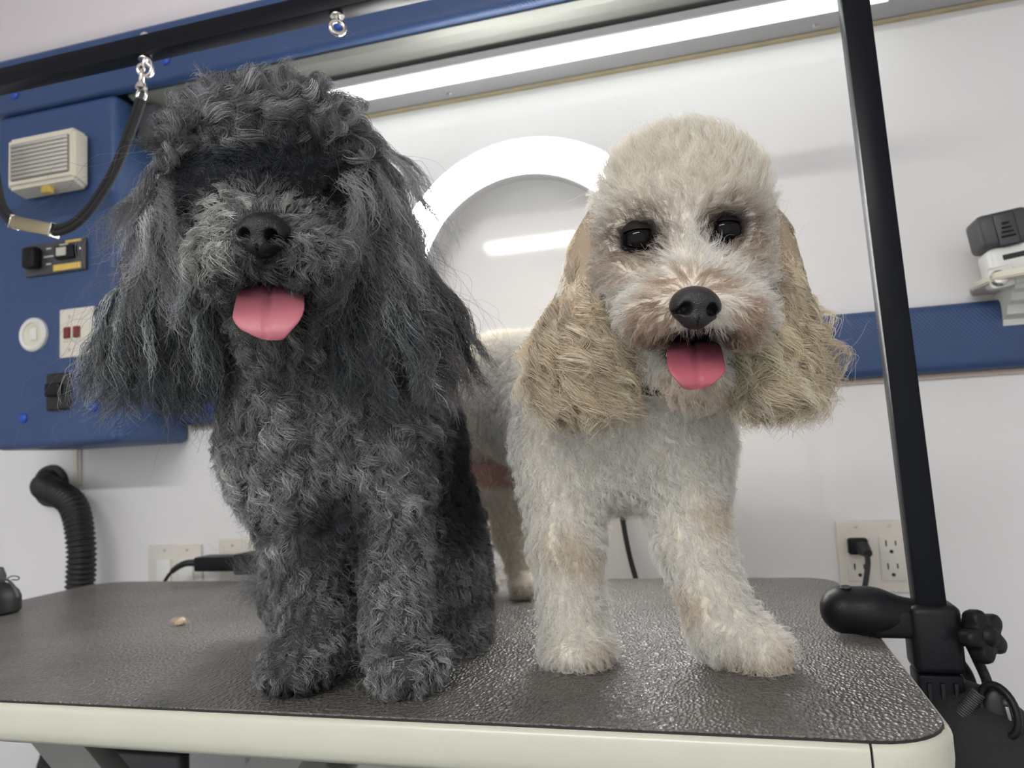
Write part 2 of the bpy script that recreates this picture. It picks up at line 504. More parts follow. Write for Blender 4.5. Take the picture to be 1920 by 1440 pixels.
# round white cover
p = pY(65, 628, PYF)
rc = empty('round_socket_cover', (p[0], PYF, p[2] - .03), 'round white socket cover on the blue box left of the ivory plate', 'socket')
lathe('rim', [(.021, .0), (.022, .006), (.027, .008), (.0305, .005), (.031, .0)], p, (0, -1, 0), WHITEP, rc, 40)
lathe('recess', [(0, .001), (.014, .0012), (.016, .003), (.0215, .0035), (.0215, .0)], p, (0, -1, 0), CREAM, rc, 32)
box('latch', (p[0] - .007, PYF - .005, p[2] - .010), (p[0] + .008, PYF - .001, p[2] + .012), WHITEP, rc, .0015)

# ivory rocker-socket plate with dark red slots
x0, x1, z0, z1 = face_rect(111, 573, 176, 672, PYF - .005)
ip = empty('ivory_switch_plate', ((x0 + x1) / 2, PYF, z0), 'ivory wall plate with two dark red switches beside the grey dog ear', 'switch')
box('plate', (x0, PYF - .005, z0), (x1, PYF + .0003, z1), IVORY, ip, .002)
box('insert', (x0 + .01, PYF - .007, z0 + .028), (x1 - .008, PYF - .004, z1 - .028), CREAM, ip, .001)
zc = (z0 + z1) / 2
for k in range(2):
    xx = x0 + .014 + .021 * k
    r1 = box('red_rocker', (xx, PYF - .011, zc - .010), (xx + .013, PYF - .006, zc + .010), REDP, ip, .0015)
for zz in (z0 + .014, z1 - .014):
    button('screw', (x0 + .022, PYF - .005, zz), (0, -1, 0), .003, STEEL, ip)

# black rocker switch
x0, x1, z0, z1 = face_rect(84, 697, 128, 771, PYF - .010)
bs = empty('black_rocker_switch', ((x0 + x1) / 2, PYF, z0), 'black rocker switch low on the blue box below the ivory plate', 'switch')
box('plate', (x0, PYF - .010, z0), (x1, PYF + .0003, z1), BLACKR, bs, .005, 3)
box('rocker', (x0 + .006, PYF - .019, z0 + .024), (x1 - .012, PYF - .008, z1 - .018), BLACKP, bs, .004, 3)

# cable duct and hose
p = pY(146, 845, WY)
cd = empty('cable_duct', (p[0], WY, .17), 'thin cream cable duct on the wall under the blue box', 'duct')
box('duct', (p[0] - .004, WY - .008, .172), (p[0] + .006, WY - .0003, .245), CREAM, cd, .001)
box('duct_lip', (p[0] + .006, WY - .005, .172), (p[0] + .011, WY - .0003, .245), IVORY, cd, .001)
fl = pY(98, 911, WY)
hs = empty('corrugated_hose', (fl[0], 1.2, FZ), 'black corrugated hose curving out of a round hole in the left wall', 'hose')
lathe('flange', [(.028, .0), (.028, .006), (.034, .010), (.042, .008), (.044, .0)], fl, (0, -1, 0), BLACKR, hs, 32)
lathe('hole', [(0, .0008), (.030, .0008), (.030, .0)], fl, (0, -1, 0), BLACKR, hs, 24)
HP = spline([fl + [0, .0, -.0], fl + [.02, -.035, -.002], pY(135, 945, 1.215), pY(152, 1020, 1.20), pY(150, 1110, 1.20), pY(142, 1250, 1.20), pY(115, 1380, 1.20), pY(80, 1500, 1.21), pY(60, 1640, 1.21)], 400)
arc = np.r_[0, np.cumsum(np.linalg.norm(np.diff(HP, axis=0), axis=1))]
tube('hose', HP, .0245 + .0022 * np.sign(np.sin(arc * 2 * math.pi / .0095)) * np.abs(np.sin(arc * 2 * math.pi / .0095)) ** .6, BLACKR, hs, 20)

# ring light in front of the wall
RY = 1.215
rcx = pY(988, 532, RY)
rg = empty('ring_light', (rcx[0], RY, .0), 'large round white ring light glowing on the wall between the two dogs', 'light')
RO, RI = .247, .182
lathe('diffuser', [(RI + .003, .0), (RI + .003, .008), (RI + .010, .014), (RO - .010, .014), (RO - .003, .008), (RO - .003, .0)], rcx, (0, -1, 0), RINGM, rg, 96)
lathe('housing', [(RI, .009), (RI, -.018), (RI + .006, -.022), (RO - .006, -.022), (RO, -.018), (RO, .006), (RO - .0025, .006), (RO - .0025, .0), (RI + .0025, .0), (RI + .0025, .009)], rcx, (0, -1, 0), GREYM, rg, 96, closed=True)
xp = pY(966, 980, 1.235)[0]
tube('stand_post', [(rcx[0] - .0, RY + .012, rcx[2] - RO + .004), (xp, 1.235, .10), (xp, 1.235, -.6)], .0075, BLACKM, rg, 12)
kp = pY(934, 962, 1.22)
lathe('clamp_knob', [(0, .012), (.006, .012), (.010, .009), (.011, 0), (.008, -.008), (.0, -.008)], kp, (-.5, -1, .2), BLACKP, rg, 14)
tube('knob_arm', [kp, (xp, 1.232, kp[2] - .01)], .004, BLACKP, rg, 8)

# power cord against the wall
cp = [pY(1160, 900, 1.262), pY(1167, 970, 1.262), pY(1180, 1040, 1.258), pY(1195, 1095, 1.252), pY(1215, 1180, 1.24), pY(1230, 1400, 1.23)]
tag(tube('hanging_cable', spline(cp, 30), .0042, BLACKR), 'thin black cable hanging down the wall seen between the cream dog front legs', 'cable')

# double outlet plate on the right with plug
def gang_plate(name, u0, v0, u1, v1, label, cat, group=None):
    x0, x1, z0, z1 = face_rect(u0, v0, u1, v1, WY - .004)
    e = empty(name, ((x0 + x1) / 2, WY, z0), label, cat, group)
    box('plate', (x0, WY - .006, z0), (x1, WY - .0003, z1), IVORY, e, .0025, 3)
    return e, x0, x1, z0, z1
e, x0, x1, z0, z1 = gang_plate('outlet_plate', 1577, 974, 1712, 1112, 'ivory double outlet plate with a black plug behind the black post', 'outlet')
z0 = z1 - .112
for g in range(2):
    gx = x0 + .0285 + .046 * g
    zc = (z0 + z1) / 2
    rcp = box('receptacle', (gx - .0165, WY - .0085, zc - .033), (gx + .0165, WY - .005, zc + .033), IVORY, e, .001)
    for sgn in (1, -1):
        zz = zc + .017 * sgn
        box('slot', (gx - .0075, WY - .0088, zz + .001), (gx - .0055, WY - .008, zz + .010), BLACKR, rcp)
        box('slot', (gx + .0055, WY - .0088, zz + .002), (gx + .0075, WY - .008, zz + .009), BLACKR, rcp)
        lathe('ground_hole', [(0, .0003), (.0028, .0003), (.0028, -.0005)], (gx, WY - .0085, zz - .007), (0, -1, 0), BLACKR, rcp, 10)
    for zz in (z0 + .008, z1 - .008):
        button('screw', (gx, WY - .006, zz), (0, -1, 0), .003, IVORY, e)
gx = x0 + .0285; zz = (z0 + z1) / 2 + .019
pg = empty('power_plug', (gx, WY - .02, zz - .012), 'black power plug and cord pushed into the ivory outlet by the post', 'plug')
box('plug_body', (gx - .015, WY - .026, zz - .011), (gx + .013, WY - .009, zz + .013), BLACKP, pg, .004, 3)
lathe('strain_relief', [(.0, .024), (.006, .024), (.009, .012), (.0115, .0), (.0, .0)], (gx + .004, WY - .022, zz - .001), (.2, -1, -.25), BLACKR, pg, 16)
tube('cord', spline([(gx + .006, WY - .036, zz - .003), (gx + .006, WY - .05, zz - .02), (gx - .004, WY - .058, zz - .06), (gx - .016, WY - .06, zz - .10), (gx - .03, WY - .05, zz - .2)], 30), .0038, BLACKR, pg, 10)

# left switch plates
e, x0, x1, z0, z1 = gang_plate('double_switch_plate', 279, 1020, 378, 1092, 'ivory double switch plate low on the wall left of the grey dog', 'switch')
for g in range(2):
    gx = x0 + (x1 - x0) * (.32 + .42 * g)
    box('paddle', (gx - .016, WY - .0115, z0 - .02), (gx + .016, WY - .004, z1 - .028), WHITEP, e, .002)
    button('screw', (gx, WY - .006, z1 - .010), (0, -1, 0), .003, STEEL, e)
e, x0, x1, z0, z1 = gang_plate('hidden_wall_plate', 412, 1008, 505, 1090, 'ivory wall plate half hidden behind the grey dog leg and black device', 'switch')
for g in range(2):
    gx = x0 + (x1 - x0) * (.28 + .46 * g)
    button('screw', (gx, WY - .006, z1 - .012), (0, -1, 0), .003, STEEL, e)

# black corded device at the back edge
YB = 1.205
x0, x1, z0, z1 = face_rect(362, 1040, 508, 1079, YB)
ad = empty('corded_device', ((x0 + x1) / 2, YB, z0), 'long black corded device behind the table next to the switch plates', 'device')
xm = x0 + (x1 - x0) * .52
bm = bmesh.new(); add_box(bm, (x0, YB, z0 + .006), (xm, YB + .045, z1 - .003), .004, 3)
bm_obj('body', bm, BLACKP, ad)
bm = bmesh.new(); add_box(bm, (xm + .001, YB - .004, z0), (x1 + .05, YB + .05, z1 + .002), .005, 3)
bm_obj('body', bm, BLACKR, ad)
q = pY(350, 1056, YB + .01)
tube('strain_relief', spline([(x0 + .004, YB + .02, z1 - .016), q, pY(332, 1064, YB + .01), pY(322, 1072, YB + .01)], 16), np.linspace(.0068, .0045, 16), BLACKR, ad, 10)
tube('cord', spline([pY(324, 1070, YB + .01), pY(312, 1085, YB + .01), pY(300, 1115, YB + .01), pY(300, 1200, YB + .02)], 16), .0032, BLACKR, ad, 8)

# shelf on the right with the handheld grinder
sh = empty('corner_shelf', (.47, 1.2, .40), 'small cream wall shelf on a carved white bracket at the right edge', 'shelf')
SZ = .428
bm = bmesh.new()
SP = [(.386, 1.279), (.386, 1.235), (.40, 1.205), (.43, 1.185), (.80, 1.185), (.80, 1.279)]
SP = [(pY(1832, 560, 1.2)[0] + .015, 1.279), (pY(1832, 560, 1.2)[0], 1.23), (pY(1832, 560, 1.2)[0] + .012, 1.15), (pY(1832, 560, 1.2)[0] + .05, 1.125), (.80, 1.125), (.80, 1.279)]
for z in (.396, .408):
    pass
bot = [bm.verts.new((x, y, .388)) for x, y in SP]; top = [bm.verts.new((x, y, .398)) for x, y in SP]
bm.faces.new(bot[::-1]); bm.faces.new(top)
for i in range(len(SP)): bm.faces.new([bot[i], bot[(i + 1) % len(SP)], top[(i + 1) % len(SP)], top[i]])
bmesh.ops.bevel(bm, geom=bm.edges[:], offset=.002, segments=2, affect='EDGES')
bm_obj('board', bm, CREAM, sh)
bx0 = pY(1893, 590, 1.22)[0]
bp_ = [(1.279, .3875), (1.185, .3875), (1.188, .379), (1.203, .376), (1.208, .366), (1.224, .362), (1.230, .350), (1.246, .345), (1.252, .332), (1.268, .328), (1.279, .315)]
extrude_x('bracket', bp_, bx0, bx0 + .035, WHITEP, sh)

# handheld device
g0, g1 = pY(1895, 520, 1.19), pY(1865, 408, 1.19)
ax = (g1 - g0); L = np.linalg.norm(ax); ax /= L
side = np.array([0, -1, 0.]); side -= ax * (side @ ax); side /= np.linalg.norm(side)
wid = np.cross(side, ax)
base = g0 - ax * .012
gr = empty('handheld_grinder', tuple(base), 'white and dark grey handheld device lying tilted on the cream shelf', 'device')
mt = basis(base, wid, side, ax)
W2 = .032
bm = bmesh.new(); add_box(bm, (-W2 * .9, -.026, 0), (W2 * .9, .026, L * .62), .010, 3, mt); bm_obj('body', bm, WHITEP, gr)
bm = bmesh.new(); add_box(bm, (-W2, -.029, L * .62), (W2, .029, L + .014), .008, 3, mt); cap = bm_obj('cap', bm, DARKG, gr)
bm = bmesh.new(); add_box(bm, (-.013, .027, L * .60), (.013, .031, L + .010), .003, 2, mt); gp = bm_obj('grip', bm, DARKG, gr)
for i in range(4):
    bm = bmesh.new(); add_box(bm, (-.009 + .0015 * i, .030, L * .72 + .006 * i), (.009 - .0015 * i, .0325, L * .72 + .003 + .006 * i), .0007, 1, mt); bm_obj('ridge', bm, BLACKP, gp)
bm = bmesh.new(); add_box(bm, (-.016, .025, L * .38), (.012, .0267, L * .38 + .008), .001, 1, mt); bm_obj('slot', bm, BLACKR, gr)
c = base + wid * .022 + side * .026 + ax * (L * .12)
lathe('button', [(0, .004), (.007, .004), (.010, .002), (.012, 0)], c, side, CHROME, gr, 20)
bm = bmesh.new(); add_box(bm, (.004, .0245, -.002), (.034, .0262, L * .30), .003, 2, mt); bm_obj('side_cover', bm, WHITEP, gr)
bc = pY(1869, 520, 1.19)
bt = empty('small_bottle', (bc[0], bc[1], .398), 'tiny clear bottle with blue cap beside the handheld device on the shelf', 'bottle')
lathe('bottle_body', [(0, 0), (.007, 0), (.008, .003), (.008, .017), (.004, .022), (.004, .026)], (bc[0] - .003, 1.175, .398), (0, 0, 1), mat_basic('clear_bottle', (.55, .58, .6), .08), bt, 18)
lathe('bottle_cap', [(0, .034), (.0055, .034), (.006, .030), (.006, .0255), (0, .0255)], (bc[0] - .003, 1.175, .398), (0, 0, 1), BLUEBTN, bt, 18)

# ------------------------------------------------------------------ grooming table
TX0, TX1, TY0, TY1 = -1.097, .124, .534, 1.146
RC = .052
def rrect(x0, x1, y0, y1, r, n=10):
    P = []
    for cx, cy, a0 in ((x1 - r, y0 + r, -90), (x1 - r, y1 - r, 0), (x0 + r, y1 - r, 90), (x0 + r, y0 + r, 180)):
        for t in np.linspace(0, 90, n):
            a_ = math.radians(a0 + t); P.append((cx + r * math.cos(a_), cy + r * math.sin(a_)))
    return P
tb = empty('grooming_table', ((TX0 + TX1) / 2, (TY0 + TY1) / 2, FZ), 'grooming table with dark pebbled rubber top and cream edge trim', 'table')
def slab(name, P, zs, insets, mat, parent):
    P = np.array(P); c = P.mean(0); n = len(P)
    Nn = np.roll(P, -1, 0) - np.roll(P, 1, 0); Nn = np.c_[Nn[:, 1], -Nn[:, 0]]; Nn /= np.linalg.norm(Nn, axis=1)[:, None]
    V = []; F = []
    for z, i in zip(zs, insets):
        Q = P - Nn * i
        V += [(q[0], q[1], z) for q in Q]
    for k in range(len(zs) - 1):
        for j in range(n):
            l = (j + 1) % n
            F.append([k * n + j, k * n + l, (k + 1) * n + l, (k + 1) * n + j])
    F.append(list(range(n))[::-1]); F.append([(len(zs) - 1) * n + j for j in range(n)])
    bm = bmesh.new(); vs = [bm.verts.new(v) for v in V]
    for f in F: bm.faces.new([vs[i] for i in f])
    return bm_obj(name, bm, mat, parent)
RP = rrect(TX0, TX1, TY0, TY1, RC)
slab('rubber_top', RP, [-.0012, -.0004, 0.0, 0.0], [.0040, .0040, .0042, .006], MATM, tb)
slab('mat_binding', RP, [-.006, -.0012], [.0036, .0036], BLACKR, tb)
slab('core_board', RP, [-.034, -.006], [.006, .006], BLACKR, tb)
# edge trim in separate lengths
trim_prof = [(.0033, -.0028), (.0012, -.0036), (-.0005, -.0058), (-.0012, -.009), (-.0012, -.024), (.0, -.031), (.004, -.0355), (.012, -.037), (.012, -.034), (.0062, -.034), (.0062, -.0066), (.0034, -.0066)]
def trim_piece(path):
    P = np.array(path); n = len(P)
    T = np.gradient(P, axis=0); Nn = np.c_[T[:, 1], -T[:, 0]]; Nn /= np.linalg.norm(Nn, axis=1)[:, None]
    V, F = [], []; k = len(trim_prof)
    for i in range(n):
        for d, z in trim_prof:
            q = P[i] - Nn[i] * d; V.append((q[0], q[1], z))
    for i in range(n - 1):
        for j in range(k):
            l = (j + 1) % k
            F.append([i * k + j, i * k + l, (i + 1) * k + l, (i + 1) * k + j])
    F += [list(range(k))[::-1], [(n - 1) * k + j for j in range(k)]]
    bm = bmesh.new(); vs = [bm.verts.new(v) for v in V]
    for f in F: bm.faces.new([vs[i] for i in f])
    bm_obj('edge_trim', bm, TRIM, tb)
g = .0006
trim_piece([(x, TY0) for x in np.linspace(TX0 + RC + g, TX1 - RC - .004, 8)])
trim_piece([(TX1 - RC - .004 + .0016, TY0)] + RP[0:8])
trim_piece(RP[8:10] + [(TX1, y) for y in np.linspace(TY0 + RC + g, TY1 - RC - g, 6)])
trim_piece(RP[10:20])
trim_piece([(x, TY1) for x in np.linspace(TX1 - RC - g, TX0 + RC + g, 6)])
trim_piece(RP[20:30])
trim_piece([(TX0, y) for y in np.linspace(TY1 - RC - g, TY0 + RC + g, 6)])
trim_piece(RP[30:40])
# frame and scissor legs
def beam(name, a, b, w, h, mat, parent, bev=.003):
    a, b = np.array(a, float), np.array(b, float); d = b - a; L = np.linalg.norm(d); d /= L
    yv = np.array([0, 1., 0]); 
    if abs(d @ yv) > .9: yv = np.array([1., 0, 0])
    yv -= d * (d @ yv); yv /= np.linalg.norm(yv); zv = np.cross(d, yv)
    bm = bmesh.new(); add_box(bm, (0, -w / 2, -h / 2), (L, w / 2, h / 2), bev, 2, basis(a, d, yv, zv))
    return bm_obj(name, bm, mat, parent)
box('frame_rail', (TX0 + .08, .66, -.066), (TX1 - .08, .69, -.036), LEGM, tb, .003)
box('frame_rail', (TX0 + .08, 1.02, -.066), (TX1 - .08, 1.05, -.036), LEGM, tb, .003)
for yy in (.72, 1.0):
    beam('leg', (-.79, yy, -.06), (.05, yy, FZ + .05), .03, .05, LEGM, tb)
    beam('leg', (-.44, yy + .032, -.06), (-1.02, yy + .032, FZ + .05), .03, .05, LEGM, tb)
beam('lift_column', (-.535, .86, -.036), (-.535, .86, FZ + .04), .05, .05, LEGM, tb)
beam('actuator', (-.50, .80, -.12), (-.78, .80, -.46), .028, .028, BLACKM, tb)
box('base_frame', (-1.06, .66, FZ + .001), (.09, .70, FZ + .05), LEGM, tb, .004)
box('base_frame', (-1.06, 1.01, FZ + .001), (.09, 1.05, FZ + .05), LEGM, tb, .004)
# things stored below
bb = empty('storage_tote', (-1.1, 1.2, FZ), 'dark storage tote standing in the shade under the table', 'tote')
ta, tbx, tz = pY(150, 1400, 1.16)[0], pY(342, 1400, 1.16)[0], pY(240, 1396, 1.16)[2]
box('tote_body', (ta + .006, 1.16, FZ + .001), (tbx - .006, 1.272, tz - .012), DARKG, bb, .012, 3)
box('tote_rim', (ta, 1.154, tz - .012), (tbx, 1.275, tz), BLACKP, bb, .004, 2)
wa, wb = pY(352, 1400, 1.16)[0], pY(470, 1400, 1.16)[0]
wbx = empty('storage_box', ((wa + wb) / 2, 1.2, FZ), 'pale grey storage box under the table beside the dark tote', 'box')
box('box_body', (wa, 1.16, FZ + .001), (wb - .01, 1.272, .0 - .07), GREYM, wbx, .006, 2)
box('box_lid', (wa - .004, 1.156, -.0695), (wb - .006, 1.275, -.052), WHITEP, wbx, .004, 2)
q = pY(318, 1392, 1.205)
tl = empty('teal_bottle', (q[0], 1.205, tz), 'teal plastic bottle standing on the dark tote under the table', 'bottle')
lathe('bottle_body', [(0, 0), (.03, 0), (.034, .01), (.034, .10), (.02, .13), (.012, .135)], (q[0], 1.205, tz + .0005), (0, 0, 1), TEAL, tl, 24)
lathe('bottle_cap', [(0, .16), (.012, .16), (.014, .155), (.014, .132), (0, .132)], (q[0], 1.205, tz + .0005), (0, 0, 1), WHITEP, tl, 18)

# tuft of fur on the table
tp = pZ(337, 1172, 0)
# small black case with strap at left edge
sp = pZ(-12, 1152, 0)
bc_ = empty('black_strap_case', (sp[0], sp[1], 0), 'rounded black object with a thin strap at the left end of the table', 'case')
lathe('case_base', [(0, 0), (.030, 0), (.034, .004), (.034, .022), (.031, .030), (.024, .038), (.012, .044), (0, .046)], (sp[0], sp[1], .0003), (0, 0, 1), BLACKR, bc_, 32)
lathe('case_neck', [(.016, .040), (.018, .052), (.014, .064), (.0, .068)], (sp[0] - .004, sp[1], .0003), (0, 0, 1), DARKG, bc_, 24)
kk = lambda u, v: pY(u, v, sp[1] - .012)
tube('strap', spline([kk(4, 1084), kk(15, 1088), kk(25, 1098), kk(31, 1110), kk(34, 1122)], 14), .0032, DARKG, bc_, 8, .4)
tube('strap_loop', spline([kk(14, 1084), kk(24, 1080), kk(35, 1082), kk(34, 1087), kk(22, 1087)], 18), .0008, BLACKR, bc_, 6)

# ------------------------------------------------------------------ grooming arm: post, crossbar, clamp
ga = empty('grooming_stand', (.165, .81, 0), 'black square grooming post with overhead crossbar clamped to the table edge', 'stand')
PT = pY(1602, 20, .81); PB = pY(1742, 1140, .81)
dv = (PT - PB) / np.linalg.norm(PT - PB)
BZ = .747
def along(z): return PB + dv * ((z - PB[2]) / dv[2])
pw = .0128
pa, pb_ = along(-.16), along(BZ + .03)
wx = np.array([1, 0, 0.]); wx -= dv * (wx @ dv); wx /= np.linalg.norm(wx); wy = np.cross(dv, wx)
bm = bmesh.new(); add_box(bm, (-pw, -pw, 0), (pw, pw, np.linalg.norm(pb_ - pa)), .0015, 2, basis(pa, wx, wy, dv)); bm_obj('post', bm, BLACKM, ga)
box('crossbar', (-1.25, .81 - .0125, BZ - .0125), (along(BZ)[0] - .012, .81 + .0125, BZ + .0125), BLACKM, ga, .0012)
box('corner_bracket', (along(BZ)[0] - .03, .81 - .016, BZ - .016), (along(BZ)[0] + .016, .81 + .016, BZ + .016), BLACKP, ga, .003)
def eye_bolt(u, v):
    p = pY(u, v, .81); x = p[0]; zb = BZ - .0125
    e = lathe('eye_bolt', [(0, .0), (.0085, .0), (.009, .0012), (.0085, .0028), (.0035, .003), (.0035, .008), (0, .008)], (x, .81, zb), (0, 0, -1), CHROME, ga, 18)
    V, F = tube_vf(circle_pts((x, .81, zb - .0165), (.8, .6, 0), (0, 0, 1), .0085, 26), .003, 10, closed=True)
    mesh_obj('eye_ring', V, F, CHROME, e)
    lathe('cap_nut', [(.006, .0), (.0065, .005), (.004, .009), (0, .010)], (x, .81, BZ + .0125), (0, 0, 1), CHROME, e, 14)
    return x, zb
ex, ez = eye_bolt(272, 98)
eye_bolt(632, 22)

# ---- signed-distance modelling
def ell(c, r, ax=None):
    return ('e', np.asarray(c, float), np.asarray(r, float), None if ax is None else np.asarray(ax, float))
def cone(a_, b_, ra, rb):
    return ('c', np.asarray(a_, float), np.asarray(b_, float), ra, rb)
CAX = np.array([R_, U_, F_])
def sdf_prim(pr, P):
    if pr[0] == 'e':
        q = P - pr[1].astype(np.float32)
        if pr[3] is not None: q = q @ pr[3].T.astype(np.float32)
        r = pr[2].astype(np.float32)
        k0 = np.sqrt(((q / r) ** 2).sum(-1)); k1 = np.sqrt(((q / (r * r)) ** 2).sum(-1)) + 1e-9
        return k0 * (k0 - 1) / k1
    a_, b_ = pr[1].astype(np.float32), pr[2].astype(np.float32)
    ab = b_ - a_
    t = np.clip(((P - a_) @ ab) / (ab @ ab), 0, 1)
    return np.sqrt(((P - a_ - t[..., None] * ab) ** 2).sum(-1)) - (pr[3] + (pr[4] - pr[3]) * t)
def smin(a_, b_, k):
    h = np.maximum(k - np.abs(a_ - b_), 0) / k
    return np.minimum(a_, b_) - h * h * k * .25
def sdf_eval(prims, P):
    d = None
    for op, k, pr in prims:
        e = sdf_prim(pr, P)
        if d is None: d = e
        elif op == '+': d = smin(d, e, k)
        else: d = -smin(-d, e, k)
    return d
def surface_nets(prims, lo, hi, step, floor=None):
    lo, hi = np.array(lo, float), np.array(hi, float)
    n = np.ceil((hi - lo) / step).astype(int) + 1
    xs = [lo[i] + step * np.arange(n[i]) for i in range(3)]
    P = np.stack(np.meshgrid(*xs, indexing='ij'), -1).astype(np.float32)
    d = sdf_eval(prims, P.reshape(-1, 3)).reshape(n)
    if floor is not None: d = np.maximum(d, floor - P[..., 2])
    s = d < 0
    acc = np.zeros((*(n - 1), 3), np.float32); cnt = np.zeros(n - 1, np.float32)
    corners = [(i, j, k) for i in (0, 1) for j in (0, 1) for k in (0, 1)]
    def sl(A, c): return A[c[0]:n[0] - 1 + c[0], c[1]:n[1] - 1 + c[1], c[2]:n[2] - 1 + c[2]]
    for c0 in corners:
        for ax_ in range(3):
            if c0[ax_] == 1: continue
            c1 = list(c0); c1[ax_] = 1; c1 = tuple(c1)
            d0, d1 = sl(d, c0), sl(d, c1)
            m = (d0 < 0) != (d1 < 0)
            t = np.where(m, d0 / np.where(m, d0 - d1, 1), 0)
            off = np.zeros((*t.shape, 3), np.float32)
            for q in range(3): off[..., q] = c0[q]
            off[..., ax_] += t
            acc += off * m[..., None]; cnt += m
    act = cnt > 0
    idx = -np.ones(n - 1, np.int64); idx[act] = np.arange(act.sum())
    cell = np.argwhere(act)
    V = lo + (cell + acc[act] / cnt[act][:, None]) * step
    F = []
    for ax_ in range(3):
        a0 = [slice(1, n[q] - 1) for q in range(3)]; a0[ax_] = slice(0, n[ax_] - 1)
        b0 = list(a0); b0[ax_] = slice(1, n[ax_])
        s0, s1 = s[tuple(a0)], s[tuple(b0)]
        ij = np.argwhere(s0 != s1)
        flip = s0[s0 != s1]
        o_ = np.ones(3, int); o_[ax_] = 0
        c = ij + o_
        u_, v_ = (ax_ + 1) % 3, (ax_ + 2) % 3
        eu = np.zeros(3, int); eu[u_] = 1; ev = np.zeros(3, int); ev[v_] = 1
        def I(cc): return idx[cc[:, 0], cc[:, 1], cc[:, 2]]
        q = np.stack([I(c - eu - ev), I(c - ev), I(c), I(c - eu)], 1)
        q[~flip] = q[~flip][:, ::-1]
        F.append(q)
    F = np.vstack(F)
    return V, F
def vnormals(prims, V):
    e = 1e-3; G = np.zeros_like(V)
    for i in range(3):
        dv_ = np.zeros(3); dv_[i] = e
        G[:, i] = sdf_eval(prims, (V + dv_).astype(np.float32)) - sdf_eval(prims, (V - dv_).astype(np.float32))
    return G / (np.linalg.norm(G, axis=1)[:, None] + 1e-9)

def sdf_obj(name, prims, lo, hi, step, mat, parent=None, origin=None, colf=None, floor=None):
    V, F = surface_nets(prims, lo, hi, step, floor)
    col = colf(V) if colf is not None else None
    o = mesh_obj(name, V, F, mat, parent, origin, True, col)
    return o, V, F

# clamp made as smooth solids
cy0 = .81
cl_pr = [('+', .01, cone((.092, cy0, .024), (.115, cy0, .022), .0225, .0215)),
         ('+', .012, cone((.115, cy0, .022), (.16, cy0, .016), .0195, .0165)),
         ('+', .006, ell((.172, cy0, .006), (.021, .021, .026))),
         ('-', .003, ell((.085, cy0, -.032), (.14, .1, .0335)))]
V, F = surface_nets(cl_pr, (.04, cy0 - .04, -.03), (.21, cy0 + .04, .06), .0022)
V[:, 2] = np.maximum(V[:, 2], .0006 - np.clip((V[:, 0] - .12) * 3, 0, .05))
clp = mesh_obj('clamp_jaw', V, F, BLACKP, ga)
lathe('bolt_recess', [(0, .0004), (.0045, .0006), (.005, .0)], (.094, cy0 - .006, .0462), (0, -.2, 1), BLACKR, clp, 14)
bx = along(0)[0]
box('clamp_arm', (.112, cy0 - .0185, .0006), (bx - .016, cy0 + .0185, .0275), BLACKP, ga, .006, 3)
box('clamp_collar', (bx - .021, cy0 - .0205, -.030), (bx + .022, cy0 + .0205, .031), BLACKP, ga, .007, 3)
box('clamp_body', (bx - .019, cy0 - .020, -.14), (bx + .019, cy0 + .020, -.03), BLACKM, ga, .003)
for k in range(3):
    box('clamp_rib', (bx - .013 + .011 * k, cy0 - .0235, -.080), (bx - .009 + .011 * k, cy0 - .018, -.036), BLACKP, ga, .001)
box('lower_jaw', (.075, cy0 - .018, -.092), (bx + .01, cy0 + .018, -.072), BLACKP, ga, .005)
lathe('pressure_pad', [(0, .0), (.018, 0), (.02, .004), (.012, .008), (.006, .010), (.006, .034), (0, .034)], (.095, cy0, -.040), (0, 0, -1), BLACKP, ga, 20)
# lobed knob
kc = pY(1842, 1192, .782)
kax = np.array([.60, -.78, .14]); kax /= np.linalg.norm(kax)
kx = np.cross(kax, [0, 0, 1.]); kx /= np.linalg.norm(kx); ky = np.cross(kx, kax)
V, F = [], []
ns = 60; rows = [(-.008, .80), (-.007, .95), (-.003, 1.0), (.003, 1.0), (.0065, .95), (.008, .84), (.0082, .45), (.0083, .0)]
for h_, s_ in rows:
    for k in range(ns):
        t = 2 * math.pi * k / ns
        r = (.0205 + .0042 * math.cos(5 * t) - .0008 * math.cos(10 * t)) * s_
        V.append(kc + kax * h_ + (kx * math.cos(t) + ky * math.sin(t)) * r)
for i in range(len(rows) - 1):
    for k in range(ns):
        l = (k + 1) % ns; F.append([i * ns + k, i * ns + l, (i + 1) * ns + l, (i + 1) * ns + k])
F.append(list(range(ns))[::-1])
knb = mesh_obj('star_knob', V, F, BLACKP, ga)
lathe('knob_hub', [(0, .013), (.005, .013), (.0075, .011), (.009, .008)], kc, kax, BLACKP, knb, 18)
tube('knob_shaft', [kc, np.array([bx + .02, cy0, kc[2] + .004])], .007, BLACKM, ga, 12)

